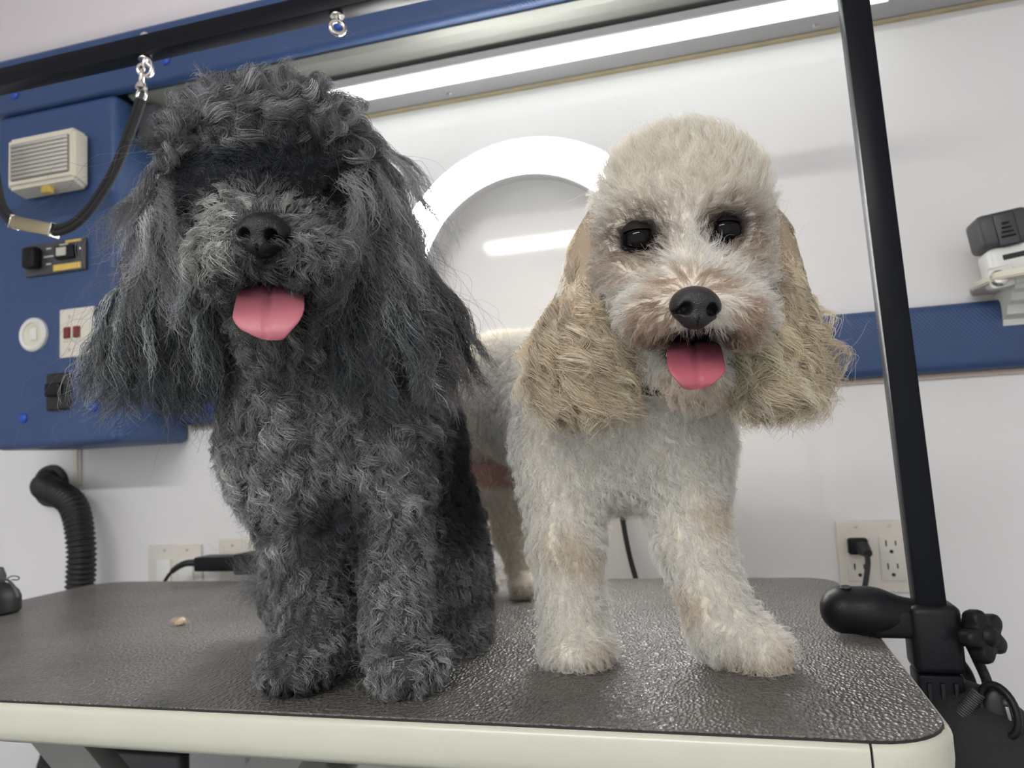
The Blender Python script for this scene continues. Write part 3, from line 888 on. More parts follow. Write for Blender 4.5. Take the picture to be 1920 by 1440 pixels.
# ------------------------------------------------------------------ grooming loop hanging from the crossbar
NY = .806
gl = empty('grooming_loop', (ex, NY, ez - .2), 'black cord grooming loop with silver snap hook hanging from the crossbar', 'leash')
hk = lambda u, v: pY(u, v, NY)
V, F = tube_vf(spline([hk(269, 132), hk(270, 115), hk(276, 108), hk(284, 116), hk(283, 134), hk(275, 142), hk(268, 140)], 30), .0024, 10)
so = mesh_obj('snap_hook', V, F, CHROME, gl)
tube('hook_shaft', [hk(267, 126), hk(266, 140), hk(265, 158)], .0036, CHROME, so, 12)
button('thumb_stud', hk(259, 136), (-1, -.3, 0), .0025, CHROME, so)
lathe('swivel', [(0, .004), (.006, .004), (.0075, .001), (.0075, -.003), (.005, -.005), (0, -.005)], hk(265, 162), (0, 0, 1), CHROME, so, 16)
V, F = tube_vf(circle_pts(hk(265, 179), (.97, -.2, 0), (0, 0, 1), .0092, 24), .0019, 10, closed=True)
mesh_obj('swivel_ring', V, F, CHROME, so)
cpts = [(265, 186), (255, 215), (238, 262), (220, 308), (196, 352), (165, 396), (135, 422), (106, 432), (80, 430), (45, 421), (20, 410), (4, 388), (-6, 350), (-14, 300), (-24, 250), (-36, 205), (-42, 182)]
path = spline([hk(u, v) for u, v in cpts], 90)
T, N_, B_ = frames(path)
nrm = np.cross(T, [0, 1, 0]); nrm /= np.linalg.norm(nrm, axis=1)[:, None]
V, F = tube_vf(circle_pts(hk(-42, 172), (.97, -.2, 0), (0, 0, 1), .0105, 24), .0021, 10, closed=True)
mesh_obj('end_ring', V, F, CHROME, gl)
for s_ in (-1, 1):
    tube('cord', path + nrm * .0036 * s_, .0043, NYLON, gl, 10)
sl0, sl1 = hk(27, 417), hk(104, 433)
dd = (sl1 - sl0); LL = np.linalg.norm(dd); dd /= LL; zz_ = np.cross(dd, [0, 1., 0]); zz_ /= np.linalg.norm(zz_)
bm = bmesh.new(); add_box(bm, (0, -.008, -.0088), (LL, .008, .0088), .003, 2, basis(sl0, dd, np.cross(zz_, dd), zz_)); bm_obj('slider', bm, mat_basic('dull_brass', (.35, .30, .20), .35, .9), gl)
for q in (0, LL - .002):
    bm = bmesh.new(); add_box(bm, (q, -.0086, -.0095), (q + .002, .0086, .0095), .0006, 1, basis(sl0, dd, np.cross(zz_, dd), zz_)); bm_obj('slider_rim', bm, CHROME, gl)

# ------------------------------------------------------------------ black bag hanging below the clamp
BGY = .77
bg = empty('black_bag', (.25, .79, -.4), 'black nylon bag with zip and straps hanging beside the table corner', 'bag')
b_ = lambda u, v, Y=BGY: pY(u, v, Y)
bag_pr = [('+', .03, ell(b_(1790, 1400, .82), (.045, .05, .06))),
          ('+', .03, ell(b_(1850, 1420, .80), (.045, .045, .05))),
          ('+', .03, ell(b_(1765, 1310, .88), (.025, .03, .035))),
          ('+', .04, ell(b_(1830, 1560, .80), (.085, .06, .10))),
          ('+', .02, ell(b_(1905, 1430, .82), (.030, .03, .016)))]
o, V, F = sdf_obj('pouch', bag_pr, (.08, .70, -.34), (.36, .92, .02), .005, NYLON, bg)
st = spline([b_(1797, 1176, .815), b_(1812, 1196, .812), b_(1832, 1236, .806), b_(1852, 1284, .80), b_(1848, 1322, .79), b_(1835, 1370, .785)], 30)
tube('strap', st, np.full(30, .012), NYLON, bg, 10, .35)
tube('strap', spline([b_(1790, 1230, .84), b_(1812, 1262, .84), b_(1822, 1300, .835), b_(1812, 1340, .83)], 24), np.full(24, .010), NYLON, bg, 10, .4)
z_a, z_b = b_(1803, 1340, .775), b_(1834, 1300, .775)
zd = z_b - z_a
for k in range(13):
    c = z_a + zd * k / 12
    V, F = tube_vf(circle_pts(c, np.cross(zd / np.linalg.norm(zd), [0, 1, 0]), (0, 1, 0), .0052, 14), .0009, 6, closed=True)
    mesh_obj('zip_coil', V, F, DARKG, bg)
V, F = tube_vf(circle_pts(b_(1873, 1332, .77), (.55, -.5, -.25), (.1, .2, .95), .020, 30) * 1.0, .0032, 10, closed=True)
mesh_obj('buckle', V, F, BLACKP, bg)
V, F = surface_nets([('+', .01, ell(b_(1872, 1335, .778), (.012, .006, .020)))], b_(1872, 1335, .778) - .03, b_(1872, 1335, .778) + .03, .002)
mesh_obj('buckle_tongue', V, F, BLACKR, bg)
tube('zip_pull', spline([b_(1886, 1322, .772), b_(1893, 1350, .772), b_(1903, 1392, .775)], 10), .0016, STEEL, bg, 8)
button('pull_bead', b_(1886, 1318, .772), (0, -1, .3), .0034, DARKG, bg, 1.0)

# ------------------------------------------------------------------ dogs
def sample(V, F, Nn, n, wf):
    """random roots on quads, weight function on face centres"""
    F = np.asarray(F)
    a_, b2, c_, d_ = V[F[:, 0]], V[F[:, 1]], V[F[:, 2]], V[F[:, 3]]
    area = .5 * np.linalg.norm(np.cross(c_ - a_, d_ - b2), axis=1)
    ctr = (a_ + b2 + c_ + d_) / 4
    w = area * wf(ctr)
    cdf = np.cumsum(w); cdf /= cdf[-1]
    fi = np.searchsorted(cdf, rng.random(n))
    s, t = rng.random(n)[:, None], rng.random(n)[:, None]
    g = lambda A: (A[F[fi, 0]] * (1 - s) + A[F[fi, 1]] * s) * (1 - t) + (A[F[fi, 3]] * (1 - s) + A[F[fi, 2]] * s) * t
    p = g(V); nn = g(Nn); nn /= np.linalg.norm(nn, axis=1)[:, None] + 1e-9
    return p, nn

def unit(a_): return a_ / (np.linalg.norm(a_, axis=-1, keepdims=True) + 1e-9)
def tang(flow, n): return unit(flow - n * (flow * n).sum(1, keepdims=True))

def fur(name, parent, mat, p, n, flow, length, lift, curl=.3, freq=1.2, clump=.7, per=14, K=7, rad=.00016, col=None, droop=0.0, zigzag=0.0, messy=.12, ground=.001, tone=0.0):
    """p roots, n normals, flow directions, length per root, lift 0..1; locks share a guide"""
    N = len(p)
    length = np.broadcast_to(np.asarray(length, float), (N,)).copy()
    lift = np.broadcast_to(np.asarray(lift, float), (N,))
    curl = np.broadcast_to(np.asarray(curl, float), (N,)); freq = np.broadcast_to(np.asarray(freq, float), (N,))
    gi = rng.choice(N, max(1, N // per), replace=False)
    kd = KDTree(len(gi))
    for i, q in enumerate(gi): kd.insert(p[q], i)
    kd.balance()
    own = np.array([kd.find(q)[1] for q in p])
    t = np.linspace(0, 1, K)
    ng = len(gi)
    gn, gp = n[gi], p[gi]
    gf = unit(tang(flow[gi], gn) + rng.normal(0, .22, (ng, 3)))
    gf = tang(gf, gn)
    gl_ = length[gi] * rng.uniform(.85, 1.12, ng)
    lf_ = np.clip(lift[gi] + rng.normal(0, .06, ng), .04, 1)
    dirs = gn[:, None] * (lf_[:, None] * (1 - .75 * t[None]))[..., None] + gf[:, None] * ((1 - lf_)[:, None] + .35 * t[None])[..., None]
    dirs[..., 2] -= droop * t[None] ** 1.2
    dirs = unit(dirs)
    path = np.zeros((ng, K, 3)); path[:, 1:] = np.cumsum(dirs[:, 1:] * (gl_ / (K - 1))[:, None, None], 1)
    e1 = unit(np.cross(gn, gf)); e2 = gn
    ph = rng.random(ng) * 6.28; fr = freq[gi] * rng.uniform(.75, 1.3, ng); am = curl[gi] * gl_ * rng.uniform(.5, 1.4, ng)
    ang = ph[:, None] + 6.283 * fr[:, None] * t[None]
    env = np.minimum(t * 2.2, 1.0)[None]
    w = ((np.sin(ang) - np.sin(ph)[:, None])[..., None] * e1[:, None] + zigzag * (np.cos(ang) - np.cos(ph)[:, None])[..., None] * e2[:, None]) * (am[:, None] * env)[..., None] * .5
    path += w
    ratio = (length / gl_[own]) * rng.uniform(.78, 1.08, N)
    P = p[:, None] + path[own] * ratio[:, None, None]
    P += (gp[own] - p)[:, None] * (clump * (t ** .9))[None, :, None]
    P += rng.normal(0, 1, (N, 1, 3)) * (messy * length)[:, None, None] * (t ** 1.3)[None, :, None]
    P += rng.normal(0, .02, P.shape) * length[:, None, None] * t[None, :, None]
    P[..., 2] = np.maximum(P[..., 2], ground)
    if tone > 0: col = col * rng.lognormal(0, tone, ng)[own][:, None]
    og = ORI[parent.name]
    hc = bpy.data.hair_curves.new(name)
    hc.add_curves([K] * N)
    hc.position_data.foreach_set('vector', (P - og).astype(np.float32).ravel())
    ra = hc.attributes.get('radius') or hc.attributes.new('radius', 'FLOAT', 'POINT')
    R2 = (rad * rng.uniform(.7, 1.25, N))[:, None] * (1 - .72 * t ** 1.6)[None]
    ra.data.foreach_set('value', R2.astype(np.float32).ravel())
    ca = hc.attributes.new('col', 'FLOAT_COLOR', 'CURVE')
    ca.data.foreach_set('color', np.c_[np.clip(col, 0.002, .98), np.ones(N)].astype(np.float32).ravel())
    hc.materials.append(mat)
    o = bpy.data.objects.new(name, hc)
    link(o, parent, None)
    o['kind'] = 'stuff'
    return o

def ss(x, a_, b2): 
    t = np.clip((x - a_) / (b2 - a_), 0, 1); return t * t * (3 - 2 * t)
def near(P, c, r):
    """soft mask: 1 inside, 0 outside of an ellipsoid (camera-aligned axes)"""
    q = (P - c) @ CAX.T / np.asarray(r)
    return 1 - ss(np.linalg.norm(q, axis=1), .6, 1.15)
def mixc(C, c, m): return C * (1 - m[:, None]) + np.asarray(c)[None] * m[:, None]
def proj(P):
    q = (P - CAM) @ M.T
    return q[:, 0] / q[:, 2] * FPX + CXP, q[:, 1] / q[:, 2] * FPX + CYP, q[:, 2]

def make_nose(parent, c, w, h, mat, tilt=0.0):
    """leathery nose with two nostrils; c front centre"""
    ux = R_ * math.cos(tilt) + U_ * math.sin(tilt); uy = U_ * math.cos(tilt) - R_ * math.sin(tilt)
    A = np.array([ux, uy, F_])
    def L(x, y, z): return c + ux * x + uy * y + F_ * z
    pr = [('+', .004, ell(L(0, h * .10, -.010), (w * .50, h * .42, .018), A)),
          ('+', .006, ell(L(0, -h * .28, -.008), (w * .30, h * .26, .014), A)),
          ('+', .004, ell(L(-w * .30, -h * .02, -.008), (w * .22, h * .28, .013), A)),
          ('+', .004, ell(L(w * .30, -h * .02, -.008), (w * .22, h * .28, .013), A)),
          ('-', .002, ell(L(-w * .27, -h * .08, .004), (w * .12, h * .15, .012), A)),
          ('-', .002, ell(L(w * .27, -h * .08, .004), (w * .12, h * .15, .012), A)),
          ('-', .002, ell(L(-w * .42, -h * .14, .000), (w * .09, h * .05, .012), A)),
          ('-', .002, ell(L(w * .42, -h * .14, .000), (w * .09, h * .05, .012), A)),
          ('-', .002, ell(L(0, -h * .46, .006), (w * .016, h * .20, .007), A))]
    return sdf_obj('nose', pr, c - .045, c + .045, .0011, mat, parent)[0]

def make_tongue(parent, cl, widths, thick, tipcol, root_shade, pock=.0012):
    """tongue lofted along a centre line cl (root to tip)"""
    n = 26; C = spline(cl, n); sg = np.linspace(0, 1, n); C = np.array([np.interp(1 - (1 - sg) ** 1.5, sg, C[:, k_]) for k_ in range(3)]).T; sg = 1 - (1 - sg) ** 1.5; Wd = np.interp(sg, np.linspace(0, 1, len(widths)), widths); dt = np.r_[np.cumsum(np.linalg.norm(np.diff(C, axis=0), axis=1)[::-1])[::-1], 0]; Wd = Wd * np.sqrt(np.clip(1 - np.clip(1 - dt / (Wd * .9), 0, 1) ** 2, .0004, 1))
    T = np.gradient(C, axis=0); T = unit(T)
    sx = unit(np.broadcast_to(R_, C.shape) - T * (T @ R_)[:, None]); up = np.cross(sx, T)
    up *= np.sign((up @ (U_ + F_)))[:, None]
    m = 48; V = []; col = []
    for i in range(n):
        s_ = sg[i]
        tk = thick * (1 - .35 * s_) * (1 if i < n - 1 else .25)
        for k in range(m):
            t = 2 * math.pi * k / m
            x = math.cos(t); y = math.sin(t)
            groove = -.0034 * math.exp(-(x / .09) ** 2) * (y > 0) * (1 - s_ * .75)
            rim = .0016 * x * x
            V.append(C[i] + sx[i] * (x * Wd[i]) + up[i] * (y * tk * .5 + groove + rim))
            f = ss(np.array(s_), .42, .74)
            cc = np.asarray(root_shade) * (1 - f) + np.asarray(tipcol) * f  # shadow of the mouth painted into the darker root end
            col.append(cc)
    F = []
    for i in range(n - 1):
        for k in range(m):
            l = (k + 1) % m; F.append([i * m + k, i * m + l, (i + 1) * m + l, (i + 1) * m + k])
    F += [list(range(m))[::-1], [(n - 1) * m + k for k in range(m)]]
    return mesh_obj('tongue', V, F, TONGV, parent, None, True, np.array(col))

def make_eye(parent, c, r, lids=True):
    bm = bmesh.new(); bmesh.ops.create_uvsphere(bm, u_segments=24, v_segments=16, radius=r)
    xf(bm, bm.verts[:], Matrix.Translation(Vector(c)))
    e = bm_obj('eye', bm, EYEM, parent)
    if lids:
        # dark upper and lower lids hugging the eyeball
        for sg_, edge in ((1, .42), (-1, .66)):
            V, F = [], []
            nu, nv = 20, 7
            for i in range(nv):
                for k in range(nu):
                    x = -1 + 2 * k / (nu - 1)
                    y0 = edge * (1 - .55 * x * x) - .05
                    y = y0 + (1.0 - y0) * i / (nv - 1)
                    a_ = x * 1.45; b2 = math.asin(max(-1, min(1, y)))
                    d = R_ * math.sin(a_) * math.cos(b2) + U_ * sg_ * math.sin(b2) + F_ * math.cos(a_) * math.cos(b2)
                    V.append(c + d * r * 1.09)
            for i in range(nv - 1):
                for k in range(nu - 1):
                    F.append([i * nu + k, i * nu + k + 1, (i + 1) * nu + k + 1, (i + 1) * nu + k])
            mesh_obj('eyelid', V, F, LIDM, e)
    return e

# ---------------------------- grey dog, sitting
def grey_dog():
    q = pd
    H = (515, 345, .640)
    nose_c = q(487, 436, .541)
    pr = [
        ('+', .04, ell(q(620, 790, .735), (.082, .085, .125))),
        ('+', .05, cone(q(640, 830, .77), q(700, 1060, .85), .085, .098)),
        ('+', .04, cone(q(545, 500, .685), q(600, 700, .715), .062, .078)),
        ('+', .04, ell(q(778, 850, .80), (.042, .09, .10))),
        ('+', .03, ell(q(838, 1080, .79), (.040, .075, .082))),
        ('+', .03, ell(q(590, 1090, .87), (.045, .075, .08))),
        ('+', .02, cone(q(868, 1215, .745), q(872, 1190, .80), .020, .024)),
        ('+', .03, cone(q(530, 850, .70), q(570, 1000, .69), .046, .029)),
        ('+', .015, cone(q(570, 1000, .69), q(588, 1185, .665), .029, .026)),
        ('+', .012, ell(q(564, 1246, .650), (.030, .038, .020))),
        ('+', .03, cone(q(735, 850, .70), q(740, 1000, .68), .046, .030)),
        ('+', .015, cone(q(740, 1000, .68), q(745, 1185, .655), .030, .027)),
        ('+', .012, ell(q(764, 1246, .632), (.031, .038, .021))),
        # head
        ('+', .02, ell(q(*H), (.075, .062, .076), CAX)),
        ('+', .02, ell(q(512, 302, .632), (.070, .042, .062), CAX)),
        ('+', .02, ell(q(515, 430, .640), (.068, .046, .052), CAX)),
        ('+', .015, cone(q(502, 415, .60), q(490, 446, .576), .040, .029)),
        ('+', .015, ell(q(428, 478, .585), (.026, .024, .030), CAX)),
        ('+', .015, ell(q(570, 478, .582), (.030, .024, .030), CAX)),
        ('+', .012, cone(q(520, 590, .650), q(512, 628, .618), .036, .022)),
        ('-', .010, ell(q(507, 545, .585), (.030, .018, .040), CAX)),
    ]
    def mouth(P): return near(P, q(505, 548, .60), (.034, .024, .05))
    eyes = [q(414, 347, .5935), q(600, 350, .5975)]
    def colf(P):
        C = np.tile(np.array([.05, .05, .053]), (len(P), 1))
        C = mixc(C, (.008, .009, .011), near(P, q(512, 345, .60), (.090, .030, .07)))
        return mixc(C, (.006, .003, .004), mouth(P))
    body, V, F = sdf_obj('grey_dog', pr, (-.58, .42, -.004), (-.10, .98, .62), .0045, SKINV, None, (-.31, .68, 0), colf, floor=.0)
    tag(body, 'fluffy grey and black dog with long ears and tongue out sitting on the table', 'dog')
    Nn = vnormals(pr, V)
    # pigment of the coat
    def coat(P):
        n_ = len(P)
        u, v, D = proj(P)
        C = np.tile(np.array([.31, .31, .31]), (n_, 1))
        cap = near(P, q(510, 200, .63), (.10, .06, .10))
        C = mixc(C, (.33, .33, .34), cap)
        for e_ in eyes: C = mixc(C, (.010, .012, .016), near(P, e_ - U_ * .003, (.040, .032, .05)))
        C = mixc(C, (.012, .014, .018), near(P, q(512, 342, .60), (.088, .024, .07)))
        C = mixc(C, (.56, .55, .51), near(P, q(428, 445, .575), (.034, .042, .05)))
        C = mixc(C, (.30, .29, .28), near(P, q(580, 440, .575), (.034, .042, .05)))
        C = mixc(C, (.36, .35, .33), near(P, q(497, 395, .570), (.032, .014, .03)))
        C = mixc(C, (.03, .03, .032), near(P, nose_c, (.026, .022, .03)))
        C = mixc(C, (.03, .028, .03), near(P, q(505, 530, .58), (.045, .022, .05)))
        C = mixc(C, (.24, .235, .22), near(P, q(515, 640, .62), (.05, .03, .06)))
        # darker flank and belly patches, paler chest lock
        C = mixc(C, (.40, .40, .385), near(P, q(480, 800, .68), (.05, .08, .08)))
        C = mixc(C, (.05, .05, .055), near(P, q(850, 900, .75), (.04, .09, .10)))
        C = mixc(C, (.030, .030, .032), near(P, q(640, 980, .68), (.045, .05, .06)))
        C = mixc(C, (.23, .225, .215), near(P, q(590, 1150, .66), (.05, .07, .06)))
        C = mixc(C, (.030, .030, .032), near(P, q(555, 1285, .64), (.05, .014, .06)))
        return C
    back = lambda P: .35 + .65 * ss(((CAM - P) * 1.0 @ np.array([0, -1., 0])), -.80, -.70)
    def wf(P):
        return (1 - mouth(P)) * (1 - near(P, nose_c, (.019, .015, .02))) * (.45 + .55 * (1 - ss(P[:, 1], .74, .82)))
    # body fur: short curled locks
    p, n = sample(V, F, Nn, 92000, lambda P: wf(P) * (P[:, 2] < .36))
    flow = np.tile(np.array([0, -.12, -1.]), (len(p), 1)) + rng.normal(0, .12, (len(p), 3))
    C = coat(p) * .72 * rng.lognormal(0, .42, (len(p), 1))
    pt = np.sin(p[:, :1] * 90 + np.sin(p[:, 2:] * 70) * 2) * np.sin(p[:, 2:] * 60 + p[:, :1] * 40)
    C *= np.clip(1 + .45 * pt, .4, 1.6)
    ln_ = .021 - .009 * ss(-p[:, 2], -.20, -.08)
    lg = ss(-p[:, 2], -.19, -.12)
    fur('fur', body, HAIRG, p, n, flow, ln_, .42 + .12 * lg, .42, 1.15, .56, 30, 8, .0002, C, .15, .7, .09, tone=.22)
    # head fur
    p, n = sample(V, F, Nn, 52000, lambda P: wf(P) * (P[:, 2] > .335))
    u, v, D = proj(p)
    top = ss(-v, -330, -230)
    muz = near(p, q(498, 430, .575), (.066, .056, .06))
    flow = unit(p - nose_c) + np.array([0, 0, -.35])
    sdw = ss(np.abs(u - 512), 100, 175)[:, None]
    flow = flow * (1 - top[:, None]) + top[:, None] * ((np.array([0, -.55, .25]) + R_[None] * ((u - 515) / 220)[:, None] * .5) * (1 - sdw) + np.array([0, -.25, -1.]) * sdw)
    chin = near(p, q(515, 640, .62), (.05, .03, .06))
    flow = flow * (1 - chin[:, None]) + np.array([0, -.2, -1]) * chin[:, None]
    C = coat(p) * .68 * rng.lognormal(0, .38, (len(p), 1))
    eyem = np.clip(near(p, eyes[0], (.030, .022, .04)) + near(p, eyes[1], (.030, .022, .04)), 0, 1)
    ln_ = .019 + .008 * top - .007 * muz - .010 * eyem - .006 * near(p, q(512, 345, .60), (.07, .022, .06)) - .008 * near(p, nose_c, (.03, .025, .03))
    lift = .42 + .30 * top * (1 - .75 * sdw[:, 0]) - .05 * muz - .25 * eyem
    fur('fur', body, HAIRG, p, n, flow, ln_, lift, .30 + .25 * top - .12 * muz, 1.0, .70, 34, 8, .0002, C, .05, .8, .07, tone=.30)
    p, n = sample(V, F, Nn, 6000, wf)
    fur('fur', body, HAIRG, p, n, n + rng.normal(0, .5, n.shape), rng.uniform(.016, .024, len(p)), .8, .3, 1, 0, 1, 6, .0001, coat(p) * 1.1, 0, .8, .15)
    # stray hairs on the crown
    p, n = sample(V, F, Nn, 380, lambda P: (P[:, 2] > .50).astype(float))
    fur('fur', body, HAIRG, p, n, n + rng.normal(0, .6, n.shape), rng.uniform(.035, .055, len(p)), .8, .3, 1, 0, 1, 8, .00011, np.tile([.2, .2, .21], (len(p), 1)), 0, .8, .3)
    # ears
    for side, prs, tipv, fan in ((-1, [ell(q(368, 335, .655), (.022, .040, .024), CAX), ell(q(346, 470, .652), (.027, .055, .024), CAX), ell(q(306, 605, .648), (.037, .048, .026), CAX)], lambda u: 762 - .0009 * (u - 330) ** 2 - .05 * np.abs(u - 330), -.07),
                           (1, [ell(q(672, 330, .655), (.022, .040, .024), CAX), ell(q(700, 465, .650), (.028, .055, .024), CAX), ell(q(750, 590, .645), (.037, .048, .026), CAX)], lambda u: 738 - .0006 * (u - 770) ** 2, .08)):
        epr = [('+', .03, e_) for e_ in prs]
        c0 = prs[1][1]
        ear, EV, EF = sdf_obj('ear', epr, c0 - np.array([.10, .10, .16]), c0 + np.array([.10, .10, .14]), .004, SKINV, body, None, lambda P: np.tile([.02, .02, .022], (len(P), 1)))
        EN = vnormals(epr, EV)
        NE = 17000
        p, n = sample(EV, EF, EN, NE, lambda P: .30 + 1.2 * ss(P[:, 2], .30, .42))
        u, v, D = proj(p)
        tgt = tipv(u)
        Lm = np.clip((tgt - v) / FPX * D * 1.12 + .010, .022, .125) * rng.uniform(.72, 1.0, NE)
        flow = np.array([0, 0, -1.])[None] + R_[None] * (fan + np.clip(u - (320 if side < 0 else 730), -70, 70)[:, None] / 520.0 + rng.normal(0, .05, (NE, 1))) + F_[None] * .05
        C = np.tile(np.array([.042, .045, .048]), (NE, 1)) * rng.lognormal(0, .35, (NE, 1))
        silver = np.clip(np.sin(u * .055 + 1.3 * np.sin(v * .012)) * 1.2 - .2, 0, 1) * (.6 + .4 * ss(-v, -640, -420))
        C = mixc(C, (.50, .53, .53), silver * (rng.random(NE) < .55))
        C = mixc(C, (.28, .28, .285), ss(-v, -420, -330) * .8)
        if side > 0: C = mixc(C, (.38, .25, .20), ss(u, 775, 815) * (rng.random(NE) < .5) * .6)
        fur('fur', ear, HAIRG, p, n, flow, Lm, .05, .13, 1.9, .90, 55, 15, .00022, C, .9, .5, .012, tone=.45)
        # flyaways
        p, n = sample(EV, EF, EN, 170, lambda P: np.ones(len(P)))
        u, v, D = proj(p)
        Lm = np.clip((tipv(u) - v) / FPX * D * 1.15 + .02, .03, .14)
        fur('fur', ear, HAIRG, p, n, np.tile(np.array([0, 0, -1.]) + R_ * side * .45, (len(p), 1)), Lm, .35, .2, 1.6, 0, 1, 12, .00011, np.tile([.16, .15, .15], (len(p), 1)), .7, .7, .10)
    make_nose(body, nose_c, .035, .031, NOSEM, -.04)
    for e_ in eyes: make_eye(body, e_, .0105)
    make_tongue(body, [q(515, 548, .628), q(512, 538, .600), q(508, 545, .578), q(505, 585, .556), q(502, 620, .548), q(501, 636, .549)], [.017, .021, .0235, .0255, .0265, .0265], .009, (.46, .145, .175), (.13, .042, .055))
    return body
grey_dog()

# ---------------------------- cream dog, standing
def cream_dog():
    q = pd
    nose_c = q(1309, 574, .511)
    pr = [
        ('+', .04, ell(q(1168, 785, .735), (.080, .085, .080))),
        ('+', .06, cone(q(1120, 775, .79), q(950, 738, 1.02), .080, .080)),
        ('+', .04, cone(q(1265, 600, .655), q(1185, 740, .715), .058, .076)),
        # fore legs
        ('+', .03, cone(q(1048, 850, .71), q(1062, 1010, .70), .040, .028)),
        ('+', .015, cone(q(1062, 1010, .70), q(1078, 1180, .695), .028, .026)),
        ('+', .012, ell(q(1086, 1216, .685), (.030, .036, .020))),
        ('+', .03, cone(q(1284, 850, .70), q(1298, 1010, .685), .040, .028)),
        ('+', .015, cone(q(1298, 1010, .685), q(1356, 1172, .66), .028, .026)),
        ('+', .012, cone(q(1358, 1180, .66), q(1432, 1222, .638), .026, .021)),
        # hind legs
        ('+', .03, cone(q(925, 810, 1.03), q(958, 905, 1.00), .062, .040)),
        ('+', .02, cone(q(958, 905, 1.00), q(962, 1000, 1.06), .036, .024)),
        ('+', .015, cone(q(962, 1000, 1.06), q(985, 1085, 1.04), .025, .020)),
        ('+', .012, ell(q(994, 1100, 1.02), (.024, .034, .018))),
        ('+', .03, cone(q(850, 810, 1.06), q(870, 905, 1.04), .055, .036)),
        ('+', .02, cone(q(870, 905, 1.04), q(880, 1000, 1.10), .034, .023)),
        ('+', .015, cone(q(880, 1000, 1.10), q(895, 1082, 1.07), .024, .019)),
        ('+', .012, ell(q(898, 1096, 1.06), (.023, .032, .017))),
        ('+', .015, cone(q(880, 860, 1.08), q(902, 930, 1.11), .020, .014)),
        # head
        ('+', .02, ell(q(1275, 412, .615), (.068, .056, .070), CAX)),
        ('+', .02, ell(q(1275, 345, .612), (.046, .034, .050), CAX)),
        ('+', .02, ell(q(1280, 510, .600), (.068, .042, .052), CAX)),
        ('+', .015, cone(q(1290, 520, .575), q(1308, 578, .552), .043, .026)),
        ('+', .015, ell(q(1238, 588, .560), (.029, .022, .028), CAX)),
        ('+', .015, ell(q(1378, 588, .556), (.026, .022, .028), CAX)),
        ('+', .012, cone(q(1285, 672, .612), q(1305, 712, .584), .036, .020)),
        ('-', .010, ell(q(1302, 650, .562), (.025, .015, .034), CAX)),
        ('-', .014, ell(q(1190, 447, .551), (.020, .016, .010), CAX)),
        ('-', .014, ell(q(1362, 432, .551), (.020, .016, .010), CAX)),
    ]
    def mouth(P): return near(P, q(1300, 650, .575), (.030, .022, .045))
    def belly(P): return near(P, q(925, 885, .98), (.060, .024, .10))
    eyes = [q(1199, 449, .570), q(1357, 434, .5695)]
    def colf(P):
        C = np.tile(np.array([.70, .64, .55]), (len(P), 1))
        C = mixc(C, (.42, .25, .21), belly(P))
        for e_ in eyes: C = mixc(C, (.02, .014, .012), near(P, e_, (.021, .018, .05)))
        return mixc(C, (.010, .004, .005), mouth(P))
    body, V, F = sdf_obj('cream_dog', pr, (-.46, .44, -.004), (.16, 1.24, .54), .0045, SKINV, None, (-.12, .82, 0), colf, floor=0.)
    tag(body, 'cream curly dog with rounded head and tongue out standing by the black post', 'dog')
    Nn = vnormals(pr, V)
    def coat(P):
        C = np.tile(np.array([.92, .895, .84]), (len(P), 1))
        C = mixc(C, (.92, .86, .75), ss(P[:, 1], .80, .95))
        C = mixc(C, (.92, .87, .77), near(P, q(1278, 340, .61), (.08, .06, .09)))
        C = mixc(C, (.96, .945, .90), near(P, q(1290, 520, .56), (.060, .045, .06)))
        for e_ in eyes: C = mixc(C, (.22, .13, .085), near(P, e_, (.033, .027, .06)) * .72)
        for e_ in eyes: C = mixc(C, (.06, .04, .032), near(P, e_ - U_ * .001, (.020, .016, .06)) * .95)
        C = mixc(C, (.50, .38, .28), near(P, q(1172, 505, .565), (.030, .014, .06)) * .6)
        C = mixc(C, (.50, .38, .28), near(P, q(1400, 480, .575), (.022, .018, .06)) * .5)
        C = mixc(C, (.42, .26, .16), near(P, q(1228, 602, .545), (.019, .022, .04)) * .8)
        C = mixc(C, (.42, .26, .16), near(P, q(1385, 602, .545), (.018, .022, .04)) * .8)
        C = mixc(C, (.58, .42, .30), near(P, q(1300, 535, .535), (.030, .010, .04)) * .75)
        C = mixc(C, (.10, .05, .04), near(P, q(1300, 632, .55), (.032, .010, .05)) * .8)
        C = mixc(C, (.60, .42, .27), near(P, q(1290, 730, .57), (.040, .016, .05)) * .45)
        for u, v, D, r in ((1060, 1020, .68, .018), (1110, 1230, .67, .014), (1450, 1240, .63, .016), (1390, 1250, .63, .012), (1290, 1130, .66, .014), (1330, 960, .67, .016), (1100, 1060, .67, .012)):
            C = mixc(C, (.56, .38, .20), near(P, q(u, v, D), (r * 1.3, r * 1.3, .03)) * .5 * rng.random(len(P)) ** .7)
        return C
    def wf(P):
        return (1 - mouth(P)) * (1 - near(P, nose_c, (.020, .015, .02))) * (1 - .93 * belly(P)) * np.prod([1 - near(P, e_, (.012, .011, .02)) for e_ in eyes], 0) * (.5 + .5 * (1 - ss(P[:, 1], .85, .95)))
    p, n = sample(V, F, Nn, 110000, lambda P: wf(P) * (P[:, 2] < .265))
    flow = np.tile(np.array([.0, .15, -1.]), (len(p), 1)) + rng.normal(0, .2, (len(p), 3))
    C = coat(p) * rng.lognormal(0, .10, (len(p), 1))
    u, v, D = proj(p)
    lg = ss(-p[:, 2], -.15, -.09)
    fur('fur', body, HAIRW, p, n, flow, .0115 + .002 * rng.random(len(p)) - .004 * ss(p[:, 1], .9, 1.0), .50, .34, .8, .45, 9, 6, .00017, C, .0, .8, .12, tone=.05)
